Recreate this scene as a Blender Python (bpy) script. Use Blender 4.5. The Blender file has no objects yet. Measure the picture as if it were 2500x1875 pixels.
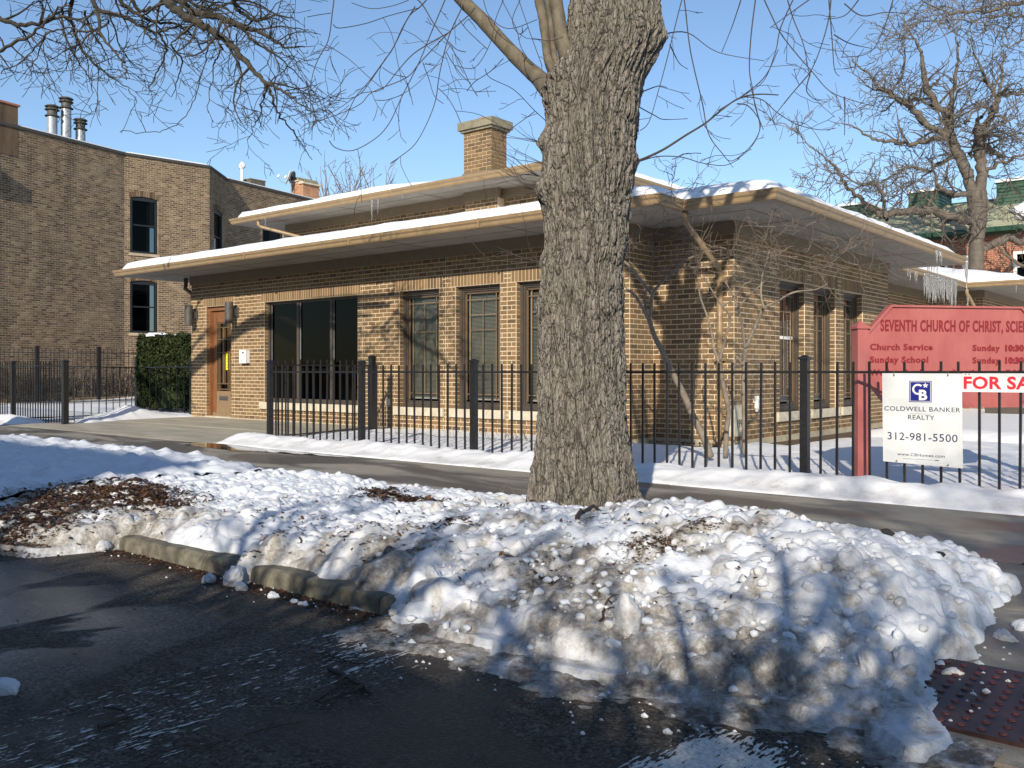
import bpy, math, random
import numpy as np
from mathutils import Vector, Matrix
R = random.Random(7)
NR = np.random.RandomState(11)
scn = bpy.context.scene
COL = scn.collection

# ------------------------------------------------------------------ camera, sky, sun, exposure
CAMZ = 1.15
FPX = 2240.0
YAW = math.atan2(.6385, .7694)
cam_d = bpy.data.cameras.new("camera")
cam = bpy.data.objects.new("camera", cam_d); COL.objects.link(cam)
cam.location = (0, 0, CAMZ)
cam.rotation_euler = (math.pi/2, 0, YAW)
cam_d.sensor_width = 36.0
cam_d.lens = FPX/2500*36.0
cam_d.shift_y = -30.0/2500
cam_d.clip_start = 0.05; cam_d.clip_end = 3000
scn.camera = cam

SUN_EL = math.radians(22.95)
SUN_DIR = Vector((.4196, -.8197, .390)).normalized()
world = bpy.data.worlds.new("World"); scn.world = world; world.use_nodes = True
wn = world.node_tree.nodes; wl = world.node_tree.links
sky = wn.new("ShaderNodeTexSky"); sky.sky_type = 'NISHITA'; sky.sun_disc = False
sky.sun_elevation = SUN_EL; sky.sun_rotation = math.atan2(SUN_DIR.x, SUN_DIR.y)
sky.altitude = 180; sky.air_density = 1.0; sky.dust_density = 0.35; sky.ozone_density = 3.0
bg = wn["Background"]; bg.inputs["Strength"].default_value = 0.14
wl.new(sky.outputs[0], bg.inputs[0])
sun_d = bpy.data.lights.new("sun", 'SUN'); sun_d.energy = 5.0; sun_d.angle = math.radians(0.5)
sun_d.color = (1.0, 0.90, 0.75)
sun = bpy.data.objects.new("sun", sun_d); COL.objects.link(sun)
sun.rotation_euler = SUN_DIR.to_track_quat('Z', 'Y').to_euler()
scn.view_settings.view_transform = 'Standard'
scn.view_settings.look = 'None'
scn.view_settings.exposure = 0.25
scn.view_settings.gamma = 1.0
scn.view_settings.use_curve_mapping = False
scn.cycles.max_bounces = 6; scn.cycles.diffuse_bounces = 3
scn.cycles.transparent_max_bounces = 8
scn.render.film_transparent = False

# ------------------------------------------------------------------ coordinates read off the photograph
def cam2site(xc, yc): return (.7696*xc - .6385*yc, .6389*xc + .7694*yc)
def rdir(u):
    t = (u-1250)/FPX
    return (-.6385+.7696*t, .7694+.6389*t)
def P(u, v, d):
    a, b = rdir(u); return Vector((a*d, b*d, CAMZ+(907-v)/FPX*d))
def x_on_y(u, Y):
    a, b = rdir(u); return a*Y/b
def y_on_x(u, X):
    a, b = rdir(u); return b*X/a

# ------------------------------------------------------------------ object helpers
def tag(o, label=None, cat=None, group=None, kind=None):
    if label: o["label"] = label
    if cat: o["category"] = cat
    if group: o["group"] = group
    if kind: o["kind"] = kind
    return o
def empty(name, loc=(0,0,0), **k):
    o = bpy.data.objects.new(name, None); COL.objects.link(o); o.location = loc
    o.empty_display_size = .2
    return tag(o, **k)
def link(name, me, mat=None, parent=None, loc=None, **k):
    o = bpy.data.objects.new(name, me); COL.objects.link(o)
    if mat is not None and not me.materials: me.materials.append(mat)
    if parent is not None:
        o.parent = parent
        w = parent; off = Vector((0,0,0))
        while w is not None: off += w.location; w = w.parent
        o.location = (Vector(loc) if loc is not None else Vector((0,0,0))) - off
    elif loc is not None: o.location = loc
    return tag(o, **k)

class MB:
    def __init__(s): s.v=[]; s.f=[]; s.r=[]
    def quad(s, a,b,c,d, r=0.5):
        n=len(s.v); s.v += [tuple(a),tuple(b),tuple(c),tuple(d)]; s.f.append((n,n+1,n+2,n+3)); s.r += [r]*4
    def tri(s,a,b,c,r=0.5):
        n=len(s.v); s.v += [tuple(a),tuple(b),tuple(c)]; s.f.append((n,n+1,n+2)); s.r += [r]*3
    def hexa(s, p, r=0.5):   # 8 corners: bottom 4 ccw, top 4 ccw
        n=len(s.v); s.v += [tuple(q) for q in p]; s.r += [r]*8
        for q in ((3,2,1,0),(4,5,6,7),(0,1,5,4),(1,2,6,5),(2,3,7,6),(3,0,4,7)): s.f.append(tuple(n+i for i in q))
    def box(s, lo, hi, r=0.5):
        x0,y0,z0=lo; x1,y1,z1=hi
        if x0>x1: x0,x1=x1,x0
        if y0>y1: y0,y1=y1,y0
        if z0>z1: z0,z1=z1,z0
        s.hexa([(x0,y0,z0),(x1,y0,z0),(x1,y1,z0),(x0,y1,z0),(x0,y0,z1),(x1,y0,z1),(x1,y1,z1),(x0,y1,z1)], r)
    def tube(s, pts, rad, sides=6, r=0.5, cap=True):
        pts=[Vector(p) for p in pts]; n=len(pts)
        if not hasattr(rad,'__len__'): rad=[rad]*n
        base=len(s.v); up=None
        for i,p in enumerate(pts):
            t=(pts[min(i+1,n-1)]-pts[max(i-1,0)])
            if t.length<1e-9: t=Vector((0,0,1))
            t.normalize()
            if up is None:
                up = Vector((0,0,1)) if abs(t.z)<.9 else Vector((1,0,0))
            a=t.cross(up)
            if a.length<1e-6: a=t.cross(Vector((1,.3,0)))
            a.normalize(); b=t.cross(a); up=-b if False else a.cross(t)
            for k in range(sides):
                an=2*math.pi*k/sides
                q=p+(a*math.cos(an)+b*math.sin(an))*rad[i]
                s.v.append((q.x,q.y,q.z)); s.r.append(r)
        for i in range(n-1):
            for k in range(sides):
                k2=(k+1)%sides
                s.f.append((base+i*sides+k, base+i*sides+k2, base+(i+1)*sides+k2, base+(i+1)*sides+k))
        if cap and sides>2:
            s.f.append(tuple(base+k for k in reversed(range(sides))))
            s.f.append(tuple(base+(n-1)*sides+k for k in range(sides)))
    def lathe(s, c, prof, sides=20, r=0.5):
        c=Vector(c); base=len(s.v)
        for (rr,z) in prof:
            for k in range(sides):
                an=2*math.pi*k/sides
                s.v.append((c.x+rr*math.cos(an), c.y+rr*math.sin(an), c.z+z)); s.r.append(r)
        for i in range(len(prof)-1):
            for k in range(sides):
                k2=(k+1)%sides
                s.f.append((base+i*sides+k, base+i*sides+k2, base+(i+1)*sides+k2, base+(i+1)*sides+k))
        s.f.append(tuple(base+k for k in reversed(range(sides))))
        s.f.append(tuple(base+(len(prof)-1)*sides+k for k in range(sides)))
    def mesh(s, name, smooth=False):
        me=bpy.data.meshes.new(name); me.from_pydata(s.v,[],s.f); 
        at=me.attributes.new("rnd",'FLOAT','POINT'); at.data.foreach_set("value", s.r)
        if smooth: me.polygons.foreach_set("use_smooth",[True]*len(me.polygons))
        me.update(); return me
    def obj(s, name, mat, parent=None, smooth=False, **k):
        return link(name, s.mesh(name,smooth), mat, parent, **k)

def grid_mesh(name, X, Y, Z, mask=None, attrs=None, smooth=True):
    ny,nx = X.shape
    co=np.stack([X,Y,Z],-1).reshape(-1,3)
    idx=np.arange(nx*ny).reshape(ny,nx)
    q=np.stack([idx[:-1,:-1],idx[:-1,1:],idx[1:,1:],idx[1:,:-1]],-1)
    if mask is not None:
        m=mask[:-1,:-1]&mask[:-1,1:]&mask[1:,1:]&mask[1:,:-1]; q=q[m]
    q=q.reshape(-1,4)
    me=bpy.data.meshes.new(name)
    me.vertices.add(len(co)); me.vertices.foreach_set("co",co.ravel())
    me.loops.add(q.size); me.loops.foreach_set("vertex_index",q.ravel())
    me.polygons.add(len(q)); me.polygons.foreach_set("loop_start",np.arange(len(q))*4); me.polygons.foreach_set("loop_total",np.full(len(q),4))
    if smooth: me.polygons.foreach_set("use_smooth",np.ones(len(q),bool))
    for k,a in (attrs or {}).items():
        at=me.attributes.new(k,'FLOAT','POINT'); at.data.foreach_set("value",np.ascontiguousarray(a,dtype=np.float32).ravel())
    me.update(); me.validate(); return me

_tab = NR.rand(256,256)
def vnoise(x,y,seed=0):
    x=np.asarray(x,float)+seed*17.31; y=np.asarray(y,float)+seed*9.77
    xi=np.floor(x).astype(int); yi=np.floor(y).astype(int); fx=x-xi; fy=y-yi
    fx=fx*fx*(3-2*fx); fy=fy*fy*(3-2*fy)
    g=lambda a,b:_tab[(a)%256,(b)%256]
    return (g(xi,yi)*(1-fx)+g(xi+1,yi)*fx)*(1-fy)+(g(xi,yi+1)*(1-fx)+g(xi+1,yi+1)*fx)*fy
def fbm(x,y,o=4,seed=0,g=.5):
    s=0;a=1;t=0
    for i in range(o): s=s+a*vnoise(x*2**i,y*2**i,seed+i*3); t+=a; a*=g
    return s/t
def sstep(a,b,x):
    t=np.clip((x-a)/(b-a),0,1); return t*t*(3-2*t)

# ------------------------------------------------------------------ materials
def newmat(name):
    m=bpy.data.materials.new(name); m.use_nodes=True; nt=m.node_tree
    return m,nt,nt.nodes["Principled BSDF"]
def ramp(nt, fac, cols):
    r=nt.nodes.new("ShaderNodeValToRGB"); e=r.color_ramp.elements
    while len(e)>1: e.remove(e[-1])
    e[0].position=cols[0][0]; e[0].color=(*cols[0][1],1)
    for p,c in cols[1:]:
        k=e.new(p); k.color=(*c,1)
    nt.links.new(fac, r.inputs[0]); return r.outputs[0]
def noise(nt, scale, detail=4, rough=.6, vec=None, dist=0):
    n=nt.nodes.new("ShaderNodeTexNoise"); n.inputs["Scale"].default_value=scale; n.inputs["Detail"].default_value=detail
    n.inputs["Roughness"].default_value=rough; n.inputs["Distortion"].default_value=dist
    if vec is None:
        g=nt.nodes.new("ShaderNodeNewGeometry"); vec=g.outputs["Position"]
    nt.links.new(vec,n.inputs["Vector"]); return n.outputs["Fac"]
def mapping(nt, sc, rot=(0,0,0)):
    g=nt.nodes.new("ShaderNodeNewGeometry"); m=nt.nodes.new("ShaderNodeMapping")
    m.inputs["Scale"].default_value=sc; m.inputs["Rotation"].default_value=rot
    nt.links.new(g.outputs["Position"],m.inputs[0]); return m.outputs[0]
def mix(nt, fac, a, b, mode='MIX'):
    n=nt.nodes.new("ShaderNodeMix"); n.data_type='RGBA'; n.blend_type=mode
    for s,v in ((n.inputs[0],fac),(n.inputs[6],a),(n.inputs[7],b)):
        if isinstance(v,(int,float)): s.default_value=v
        elif isinstance(v,tuple): s.default_value=(*v,1)
        else: nt.links.new(v,s)
    return n.outputs[2]
def math_(nt, op, a, b=None, clamp=False):
    n=nt.nodes.new("ShaderNodeMath"); n.operation=op; n.use_clamp=clamp
    for i,v in enumerate((a,b)):
        if v is None: continue
        if isinstance(v,(int,float)): n.inputs[i].default_value=v
        else: nt.links.new(v,n.inputs[i])
    return n.outputs[0]
def maprange(nt,v,a,b,c=0,d=1):
    n=nt.nodes.new("ShaderNodeMapRange"); nt.links.new(v,n.inputs[0])
    for i,q in enumerate((a,b,c,d)): n.inputs[i+1].default_value=q
    return n.outputs[0]
def attr(nt,name):
    a=nt.nodes.new("ShaderNodeAttribute"); a.attribute_name=name; return a.outputs["Fac"]
def bump(nt,bs,h,strength=.5,dist=.01):
    b=nt.nodes.new("ShaderNodeBump"); b.inputs["Strength"].default_value=strength; b.inputs["Distance"].default_value=dist
    nt.links.new(h,b.inputs["Height"]); nt.links.new(b.outputs[0],bs.inputs["Normal"])
def simple(name,col,rough=.6,var=.25,sc=8,bmp=.15,bd=.004,metal=0,stretch=None,spec=.5):
    m,nt,bs=newmat(name)
    vec=mapping(nt,stretch) if stretch else None
    f=noise(nt,sc,5,.65,vec)
    lo=tuple(c*(1-var) for c in col); hi=tuple(min(1,c*(1+var)) for c in col)
    nt.links.new(ramp(nt,f,[(.3,lo),(.7,hi)]),bs.inputs["Base Color"])
    bs.inputs["Roughness"].default_value=rough; bs.inputs["Metallic"].default_value=metal
    bs.inputs["Specular IOR Level"].default_value=spec
    if bmp: bump(nt,bs,noise(nt,sc*6,4,.6,vec),bmp,bd)
    return m
def brickmat(name, cols, soot=.35, streak=0):
    m,nt,bs=newmat(name)
    a=attr(nt,"rnd")
    base=ramp(nt,a,cols)
    f=noise(nt,60,5,.7); big=noise(nt,1.3,4,.6)
    base=mix(nt,.55,base,ramp(nt,f,[(.3,(.55,.55,.55)),(.7,(1.25,1.22,1.18))]),'MULTIPLY')
    base=mix(nt,maprange(nt,big,.5,.75,0,soot),base,(.07,.05,.035))
    if streak:
        st=noise(nt,1.0,5,.65,mapping(nt,(1.6,1.6,.28))); base=mix(nt,maprange(nt,st,.50,.72,0,streak),base,(.045,.030,.022))
        lt=noise(nt,.55,4,.6); base=mix(nt,maprange(nt,lt,.55,.75,0,.4),base,(.33,.27,.19))
    nt.links.new(base,bs.inputs["Base Color"]); bs.inputs["Roughness"].default_value=.85
    bs.inputs["Specular IOR Level"].default_value=.25
    bump(nt,bs,f,.5,.003); return m
M={}
M['brick']=brickmat('tan_brick',[(0,(.145,.092,.048)),(.2,(.235,.152,.078)),(.4,(.185,.130,.068)),(.6,(.265,.175,.090)),(.8,(.205,.126,.064)),(1,(.118,.082,.048))],.2)
M['mortar']=simple('lime_mortar',(.62,.51,.36),.95,.12,30,.4,.003)
M['brick_old']=brickmat('old_common_brick',[(0,(.090,.058,.038)),(.2,(.185,.125,.078)),(.4,(.235,.170,.108)),(.55,(.120,.078,.050)),(.7,(.29,.210,.132)),(.85,(.078,.052,.036)),(1,(.21,.135,.082))],.6,.75)
M['mortar_old']=simple('grey_mortar',(.37,.30,.21),.95,.3,3,.4,.003)
M['brick_red']=brickmat('red_brick',[(0,(.27,.095,.055)),(.4,(.34,.125,.075)),(.7,(.29,.11,.065)),(1,(.21,.08,.05))],.1)
M['mortar_red']=simple('pale_mortar',(.52,.42,.33),.95,.1,20,.2)
M['brick_orange']=brickmat('orange_brick',[(0,(.40,.19,.10)),(.5,(.48,.25,.14)),(1,(.30,.15,.09))],.25)
M['stone']=simple('limestone',(.50,.45,.35),.85,.22,5,.3,.004)
M['concrete']=simple('foundation_concrete',(.40,.35,.25),.9,.2,6,.4,.005)
M['stucco']=simple('tan_stucco',(.19,.15,.10),.9,.12,9,.3,.003)
M['cream']=simple('cream_painted_metal',(.27,.19,.105),.4,.14,6,.05,.001)
M['tan_dark']=simple('bronze_downspout',(.16,.115,.07),.45,.15,6,.05,.001)
M['frame']=simple('weathered_window_frame',(.062,.050,.040),.6,.3,14,.15,.002,stretch=(6,6,.6))
M['brass']=simple('brass_came',(.20,.14,.085),.45,.25,20,0)
M['shingle']=simple('dark_shingle',(.07,.07,.065),.9,.4,30,.5,.005)
M['iron']=simple('black_painted_iron',(.012,.011,.012),.42,.5,25,.2,.001)
M['redpaint']=None
M['white_metal']=simple('white_metal',(.72,.72,.70),.45,.08,10,0)
M['grey_metal']=simple('galvanised_metal',(.30,.33,.36),.45,.25,8,.05,.002,metal=.3)
M['dark_metal']=simple('dark_rusty_metal',(.07,.065,.06),.6,.4,14,.2,.002)
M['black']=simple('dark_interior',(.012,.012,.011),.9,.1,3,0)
M['yellowwall']=simple('pale_yellow_wall',(.42,.36,.20),.85,.05,3,0)
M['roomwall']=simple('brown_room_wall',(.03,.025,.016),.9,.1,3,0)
M['cardboard']=simple('cardboard',(.36,.24,.13),.8,.1,10,0)
M['terracotta']=simple('terracotta',(.36,.15,.08),.8,.2,15,.1)
M['caps']=simple('mossy_concrete',(.21,.19,.13),.9,.35,7,.5,.006)
M['dirt']=simple('bare_soil',(.11,.072,.042),.95,.4,9,.8,.02)
M['asphaltroof']=simple('roof_tar',(.05,.05,.05),.9,.2,6,.2)
M['green_side']=simple('green_siding',(.035,.085,.05),.5,.12,6,0)
M['green_trim']=simple('green_gutter',(.015,.06,.035),.4,.12,6,0)
M['roof_grey']=simple('grey_green_shingles',(.30,.31,.22),.9,.2,3,.3,.01,stretch=(1,1,6))
M['white']=simple('white_paint',(.78,.76,.70),.55,.05,10,0)
M['yew']=None

def soffit_mat():
    m,nt,bs=newmat('grey_soffit_boards')
    f=noise(nt,2.0,5,.7,mapping(nt,(1,1,1))); g=noise(nt,14,4,.7)
    c=ramp(nt,f,[(.25,(.20,.185,.16)),(.6,(.31,.29,.26)),(.8,(.25,.235,.21))])
    nt.links.new(mix(nt,.25,c,ramp(nt,g,[(.3,(.7,.7,.7)),(.7,(1.1,1.1,1.1))]),'MULTIPLY'),bs.inputs["Base Color"]); bs.inputs["Roughness"].default_value=.8
    return m
M['soffit']=soffit_mat()

def glass_mat(name,tint=(.9,.95,.92),ior=1.45):
    m,nt,bs=newmat(name)
    tr=nt.nodes.new("ShaderNodeBsdfTransparent"); tr.inputs[0].default_value=(*tint,1)
    gl=nt.nodes.new("ShaderNodeBsdfGlossy"); gl.inputs["Roughness"].default_value=.02
    fr=nt.nodes.new("ShaderNodeFresnel"); fr.inputs[0].default_value=ior
    bm=nt.nodes.new("ShaderNodeBump"); bm.inputs["Strength"].default_value=.06; bm.inputs["Distance"].default_value=.02
    nt.links.new(noise(nt,1.2,2,.5),bm.inputs["Height"]); nt.links.new(bm.outputs[0],gl.inputs["Normal"])
    mx=nt.nodes.new("ShaderNodeMixShader"); nt.links.new(fr.outputs[0],mx.inputs[0]); nt.links.new(tr.outputs[0],mx.inputs[1]); nt.links.new(gl.outputs[0],mx.inputs[2])
    nt.links.new(mx.outputs[0],nt.nodes["Material Output"].inputs[0]); return m
M['glass']=glass_mat('window_glass',(.60,.61,.59))
M['glass_dark']=glass_mat('tinted_window_glass',(.14,.145,.13),1.22)
def blind_mat():
    m=simple('venetian_blind',(.34,.34,.31),.6,.08,4,0); return m
M['blind']=blind_mat()

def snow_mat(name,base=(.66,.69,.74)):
    m,nt,bs=newmat(name)
    d=attr(nt,"dirt")
    n1=noise(nt,9,6,.75); n2=noise(nt,45,4,.7); n3=noise(nt,130,3,.7)
    t=math_(nt,'MULTIPLY',d,maprange(nt,n1,.30,.62,.15,1.5))
    t=math_(nt,'MULTIPLY',t,maprange(nt,n2,.25,.7,.5,1.25),True)
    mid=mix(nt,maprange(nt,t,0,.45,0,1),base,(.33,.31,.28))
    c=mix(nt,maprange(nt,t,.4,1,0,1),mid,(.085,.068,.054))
    # a light peppering of grit on dirty parts
    sp=math_(nt,'GREATER_THAN',n3,.70); sp=math_(nt,'MULTIPLY',sp,maprange(nt,d,.03,.4,0,.7))
    c=mix(nt,sp,c,(.09,.065,.05))
    nt.links.new(c,bs.inputs["Base Color"]); bs.inputs["Roughness"].default_value=.55
    bs.inputs["Specular IOR Level"].default_value=.35
    bs.inputs["Subsurface Weight"].default_value=.25; bs.inputs["Subsurface Radius"].default_value=(.03,.035,.045); bs.inputs["Subsurface Scale"].default_value=.5
    bump(nt,bs,mix(nt,.5,n2,n3),.9,.009); return m
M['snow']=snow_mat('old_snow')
M['snow_clean']=snow_mat('roof_snow',(.84,.85,.87)); M['snow_yard']=snow_mat('yard_snow_white',(.80,.81,.83))
M['ice']=None
def ice_mat():
    m,nt,bs=newmat('ice'); bs.inputs["Base Color"].default_value=(.62,.63,.64,1)
    bs.inputs["Roughness"].default_value=.10; bs.inputs["Transmission Weight"].default_value=.8; bs.inputs["IOR"].default_value=1.31
    bump(nt,bs,noise(nt,25,3,.6),.5,.01); return m
M['ice']=ice_mat()

def asphalt_mat():
    m,nt,bs=newmat('wet_asphalt')
    n1=noise(nt,1.1,5,.6,mapping(nt,(.75,1.5,1)),.6)
    agg=nt.nodes.new("ShaderNodeTexVoronoi"); agg.inputs["Scale"].default_value=150
    g=nt.nodes.new("ShaderNodeNewGeometry"); nt.links.new(g.outputs["Position"],agg.inputs["Vector"])
    n2=noise(nt,60,5,.75); n3=noise(nt,5,5,.7)
    wet=maprange(nt,n1,.47,.56)
    dry=ramp(nt,n2,[(.3,(.042,.035,.028)),(.5,(.085,.072,.058)),(.72,(.21,.18,.145))])
    dry=mix(nt,.6,dry,ramp(nt,n3,[(.35,(.45,.40,.35)),(.65,(1.35,1.3,1.25))]),'MULTIPLY')
    wetc=ramp(nt,n2,[(.3,(.018,.015,.012)),(.6,(.042,.035,.028)),(.8,(.09,.076,.06))])
    ag2=nt.nodes.new("ShaderNodeTexVoronoi"); ag2.inputs["Scale"].default_value=95; nt.links.new(g.outputs["Position"],ag2.inputs["Vector"])
    sp2=nt.nodes.new("ShaderNodeSeparateColor"); nt.links.new(ag2.outputs["Color"],sp2.inputs[0])
    spk=math_(nt,'MULTIPLY',maprange(nt,sp2.outputs[0],.62,.9),maprange(nt,n3,.35,.65,.25,.9))
    dry=mix(nt,spk,dry,(.21,.19,.165)); wetc=mix(nt,math_(nt,'MULTIPLY',spk,.55),wetc,(.12,.11,.10))
    dk=math_(nt,'MULTIPLY',math_(nt,'LESS_THAN',sp2.outputs[1],.22),.7); dry=mix(nt,dk,dry,(.012,.012,.012))
    brown=maprange(nt,noise(nt,2.6,5,.7,mapping(nt,(.8,1.6,1))),.55,.7,0,.55)
    c=mix(nt,wet,dry,wetc); c=mix(nt,brown,c,(.045,.026,.014))
    nt.links.new(c,bs.inputs["Base Color"]); bs.inputs['Specular IOR Level'].default_value=.32
    # pooled water
    sep=nt.nodes.new("ShaderNodeSeparateXYZ"); nt.links.new(g.outputs["Position"],sep.inputs[0])
    reg=math_(nt,'MULTIPLY',maprange(nt,sep.outputs[0],-4.1,-3.2,1,0),maprange(nt,sep.outputs[1],2.1,2.6,1,0)); pool=math_(nt,'MULTIPLY',maprange(nt,noise(nt,1.0,4,.55,mapping(nt,(1.3,.8,1)),.4),.47,.50),reg,True)
    rgh=mix(nt,wet,(.92,.92,.92),(.55,.55,.55)); rgh=mix(nt,pool,rgh,(.22,.22,.22))
    nt.links.new(rgh,bs.inputs["Roughness"])
    h=math_(nt,'ADD',math_(nt,'MULTIPLY',agg.outputs["Distance"],.5),n2)
    b=nt.nodes.new("ShaderNodeBump"); b.inputs["Distance"].default_value=.022
    nt.links.new(h,b.inputs["Height"]); nt.links.new(maprange(nt,pool,0,1,.9,.15),b.inputs["Strength"]); nt.links.new(b.outputs[0],bs.inputs["Normal"])
    return m
M['asphalt']=asphalt_mat()
def paint_mat():
    m,nt,bs=newmat('worn_road_paint')
    bs.inputs["Base Color"].default_value=(.62,.60,.55,1); bs.inputs["Roughness"].default_value=.7
    a=noise(nt,75,3,.6,mapping(nt,(1.0,.22,1))); w=noise(nt,2.2,4,.6); d=attr(nt,"dirt")
    th=math_(nt,'ADD',math_(nt,'MULTIPLY',w,.30),d)
    k=maprange(nt,math_(nt,'SUBTRACT',a,th),.0,.03)
    tr=nt.nodes.new("ShaderNodeBsdfTransparent"); mx=nt.nodes.new("ShaderNodeMixShader")
    nt.links.new(k,mx.inputs[0]); nt.links.new(tr.outputs[0],mx.inputs[1]); nt.links.new(bs.outputs[0],mx.inputs[2])
    nt.links.new(mx.outputs[0],nt.nodes["Material Output"].inputs[0])
    nt.links.new(ramp(nt,noise(nt,70,4,.7),[(.3,(.30,.29,.27)),(.6,(.62,.60,.55))]),bs.inputs["Base Color"]); return m
M['paint']=paint_mat()
def walk_mat():
    m,nt,bs=newmat('damp_pavement_concrete')
    n1=noise(nt,.9,5,.6,mapping(nt,(.6,1.4,1)),.8); n2=noise(nt,90,4,.7); n3=noise(nt,9,4,.6)
    wet=maprange(nt,n1,.42,.54)
    c=mix(nt,wet,(.30,.27,.22),(.115,.10,.082))
    c=mix(nt,.5,c,ramp(nt,n2,[(.3,(.65,.65,.65)),(.7,(1.25,1.25,1.25))]),'MULTIPLY')
    c=mix(nt,.3,c,ramp(nt,n3,[(.3,(.7,.68,.64)),(.7,(1.2,1.2,1.2))]),'MULTIPLY')
    nt.links.new(c,bs.inputs["Base Color"]); nt.links.new(mix(nt,wet,(.85,.85,.85),(.40,.40,.40)),bs.inputs["Roughness"])
    bump(nt,bs,n2,.3,.003); return m
M['walk']=walk_mat()
M['walk_dry']=simple('pale_concrete',(.36,.33,.26),.85,.28,1.6,.25,.003,stretch=(.6,2,1))
M['curb']=simple('mossy_curb_concrete',(.135,.122,.09),.9,.5,14,.6,.005)
M['water']=None
mw,ntw,bw=newmat('puddle_water'); bw.inputs["Base Color"].default_value=(.03,.027,.022,1); bw.inputs["Roughness"].default_value=.04; M['water']=mw
def bark_mat(name,lo,mid,hi,green=.0):
    m,nt,bs=newmat(name)
    a=attr(nt,"rnd"); v=mapping(nt,(1,1,.30))
    n1=noise(nt,38,6,.75,v); n2=noise(nt,3.2,4,.6); n3=noise(nt,150,4,.7)
    dn=nt.nodes.new("ShaderNodeTexNoise"); dn.inputs["Scale"].default_value=11; dn.inputs["Detail"].default_value=3; nt.links.new(v,dn.inputs["Vector"])
    vs=nt.nodes.new("ShaderNodeVectorMath"); vs.operation='MULTIPLY_ADD'; nt.links.new(dn.outputs["Color"],vs.inputs[0]); vs.inputs[1].default_value=(.09,.09,.09); nt.links.new(v,vs.inputs[2])
    ck=[]
    for sc_,wd in ((17,.085),(40,.10)):
        vo=nt.nodes.new("ShaderNodeTexVoronoi"); vo.feature='DISTANCE_TO_EDGE'; vo.inputs["Scale"].default_value=sc_; nt.links.new(vs.outputs[0],vo.inputs["Vector"])
        ck.append(maprange(nt,vo.outputs["Distance"],0,wd,0,1))
    crack=math_(nt,'MULTIPLY',math_(nt,'POWER',ck[0],.6),math_(nt,'ADD',math_(nt,'MULTIPLY',ck[1],.45),.55))
    c=ramp(nt,n1,[(.25,lo),(.5,mid),(.75,hi)])
    c=mix(nt,.5,c,ramp(nt,n3,[(.3,(.6,.6,.6)),(.7,(1.3,1.3,1.3))]),'MULTIPLY')
    c=mix(nt,maprange(nt,n2,.5,.7,0,green),c,(.13,.14,.07))
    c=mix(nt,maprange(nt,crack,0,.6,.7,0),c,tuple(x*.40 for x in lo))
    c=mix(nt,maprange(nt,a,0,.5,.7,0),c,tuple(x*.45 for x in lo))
    nt.links.new(c,bs.inputs["Base Color"]); bs.inputs["Roughness"].default_value=.92; bs.inputs["Specular IOR Level"].default_value=.2
    h=math_(nt,'ADD',crack,math_(nt,'MULTIPLY',n1,.5)); h=math_(nt,'ADD',h,math_(nt,'MULTIPLY',n3,.25))
    bump(nt,bs,h,1.0,.016); return m
M['bark']=bark_mat('furrowed_bark',(.115,.100,.084),(.220,.197,.168),(.35,.326,.288),.18)
M['limb']=simple('smooth_limb_bark',(.125,.105,.072),.85,.45,16,.8,.008,stretch=(1,1,.5))
M['twig']=simple('dark_twig',(.045,.036,.032),.8,.3,20,0)
M['twig_grey']=simple('grey_brown_branch_bark',(.105,.088,.070),.85,.35,6,.3,.01)
M['twig_dark']=simple('dark_mossy_branch_bark',(.042,.036,.026),.9,.45,8,.3,.01)
M['twig_far']=simple('grey_far_twig',(.17,.14,.125),.9,.2,6,0)
M['stem']=simple('grey_smooth_stem',(.20,.165,.125),.75,.3,12,.2,.003)
M['stemtwig']=simple('tan_shrub_twig',(.15,.115,.085),.8,.3,12,0)
def leafmat(name,cols):
    m,nt,bs=newmat(name); nt.links.new(ramp(nt,attr(nt,"rnd"),cols),bs.inputs["Base Color"]); bs.inputs["Roughness"].default_value=.7; bs.inputs["Specular IOR Level"].default_value=.3; return m
M['yew']=leafmat('yew_needles',[(0,(.008,.015,.006)),(.4,(.022,.038,.010)),(.75,(.052,.066,.018)),(1,(.10,.085,.030))])
M['mulch']=leafmat('wet_leaf_mulch',[(0,(.018,.010,.006)),(.4,(.055,.026,.013)),(.7,(.10,.048,.022)),(1,(.115,.058,.028))])
def redmat():
    m,nt,bs=newmat('faded_red_paint')
    f=noise(nt,3,5,.7,mapping(nt,(1,1,.35))); g=noise(nt,40,4,.7)
    c=ramp(nt,f,[(.3,(.31,.072,.066)),(.55,(.37,.105,.095)),(.75,(.41,.14,.125))])
    c=mix(nt,.2,c,ramp(nt,g,[(.3,(.8,.8,.8)),(.7,(1.1,1.1,1.1))]),'MULTIPLY')
    nt.links.new(c,bs.inputs["Base Color"]); bs.inputs["Roughness"].default_value=.5; return m
M['redpaint']=redmat()
M['redletter']=simple('dark_red_lettering',(.20,.012,.016),.5,.15,30,0)
M['navy']=simple('navy_print',(.012,.018,.20),.4,.05,10,0)
M['ink']=simple('navy_ink',(.02,.025,.09),.5,.05,10,0)
M['salered']=simple('red_print',(.62,.02,.04),.45,.05,10,0)
M['signwhite']=simple('white_sign_panel',(.66,.68,.67),.4,.04,2,0)
M['wood']=simple('varnished_wood_door',(.20,.085,.034),.45,.4,9,.25,.003,stretch=(5,5,.6))
M['wood_worn']=simple('worn_grey_wood',(.22,.15,.085),.7,.3,9,.25,.003,stretch=(5,5,.6))
M['wood_tan']=simple('tan_wood_moulding',(.13,.080,.040),.5,.3,9,.1,.002,stretch=(5,5,.6))
M['yellow']=simple('yellow_notice',(.75,.80,.03),.6,.03,10,0)
M['notice_ink']=simple('notice_print',(.10,.09,.02),.6,.1,10,0)
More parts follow.
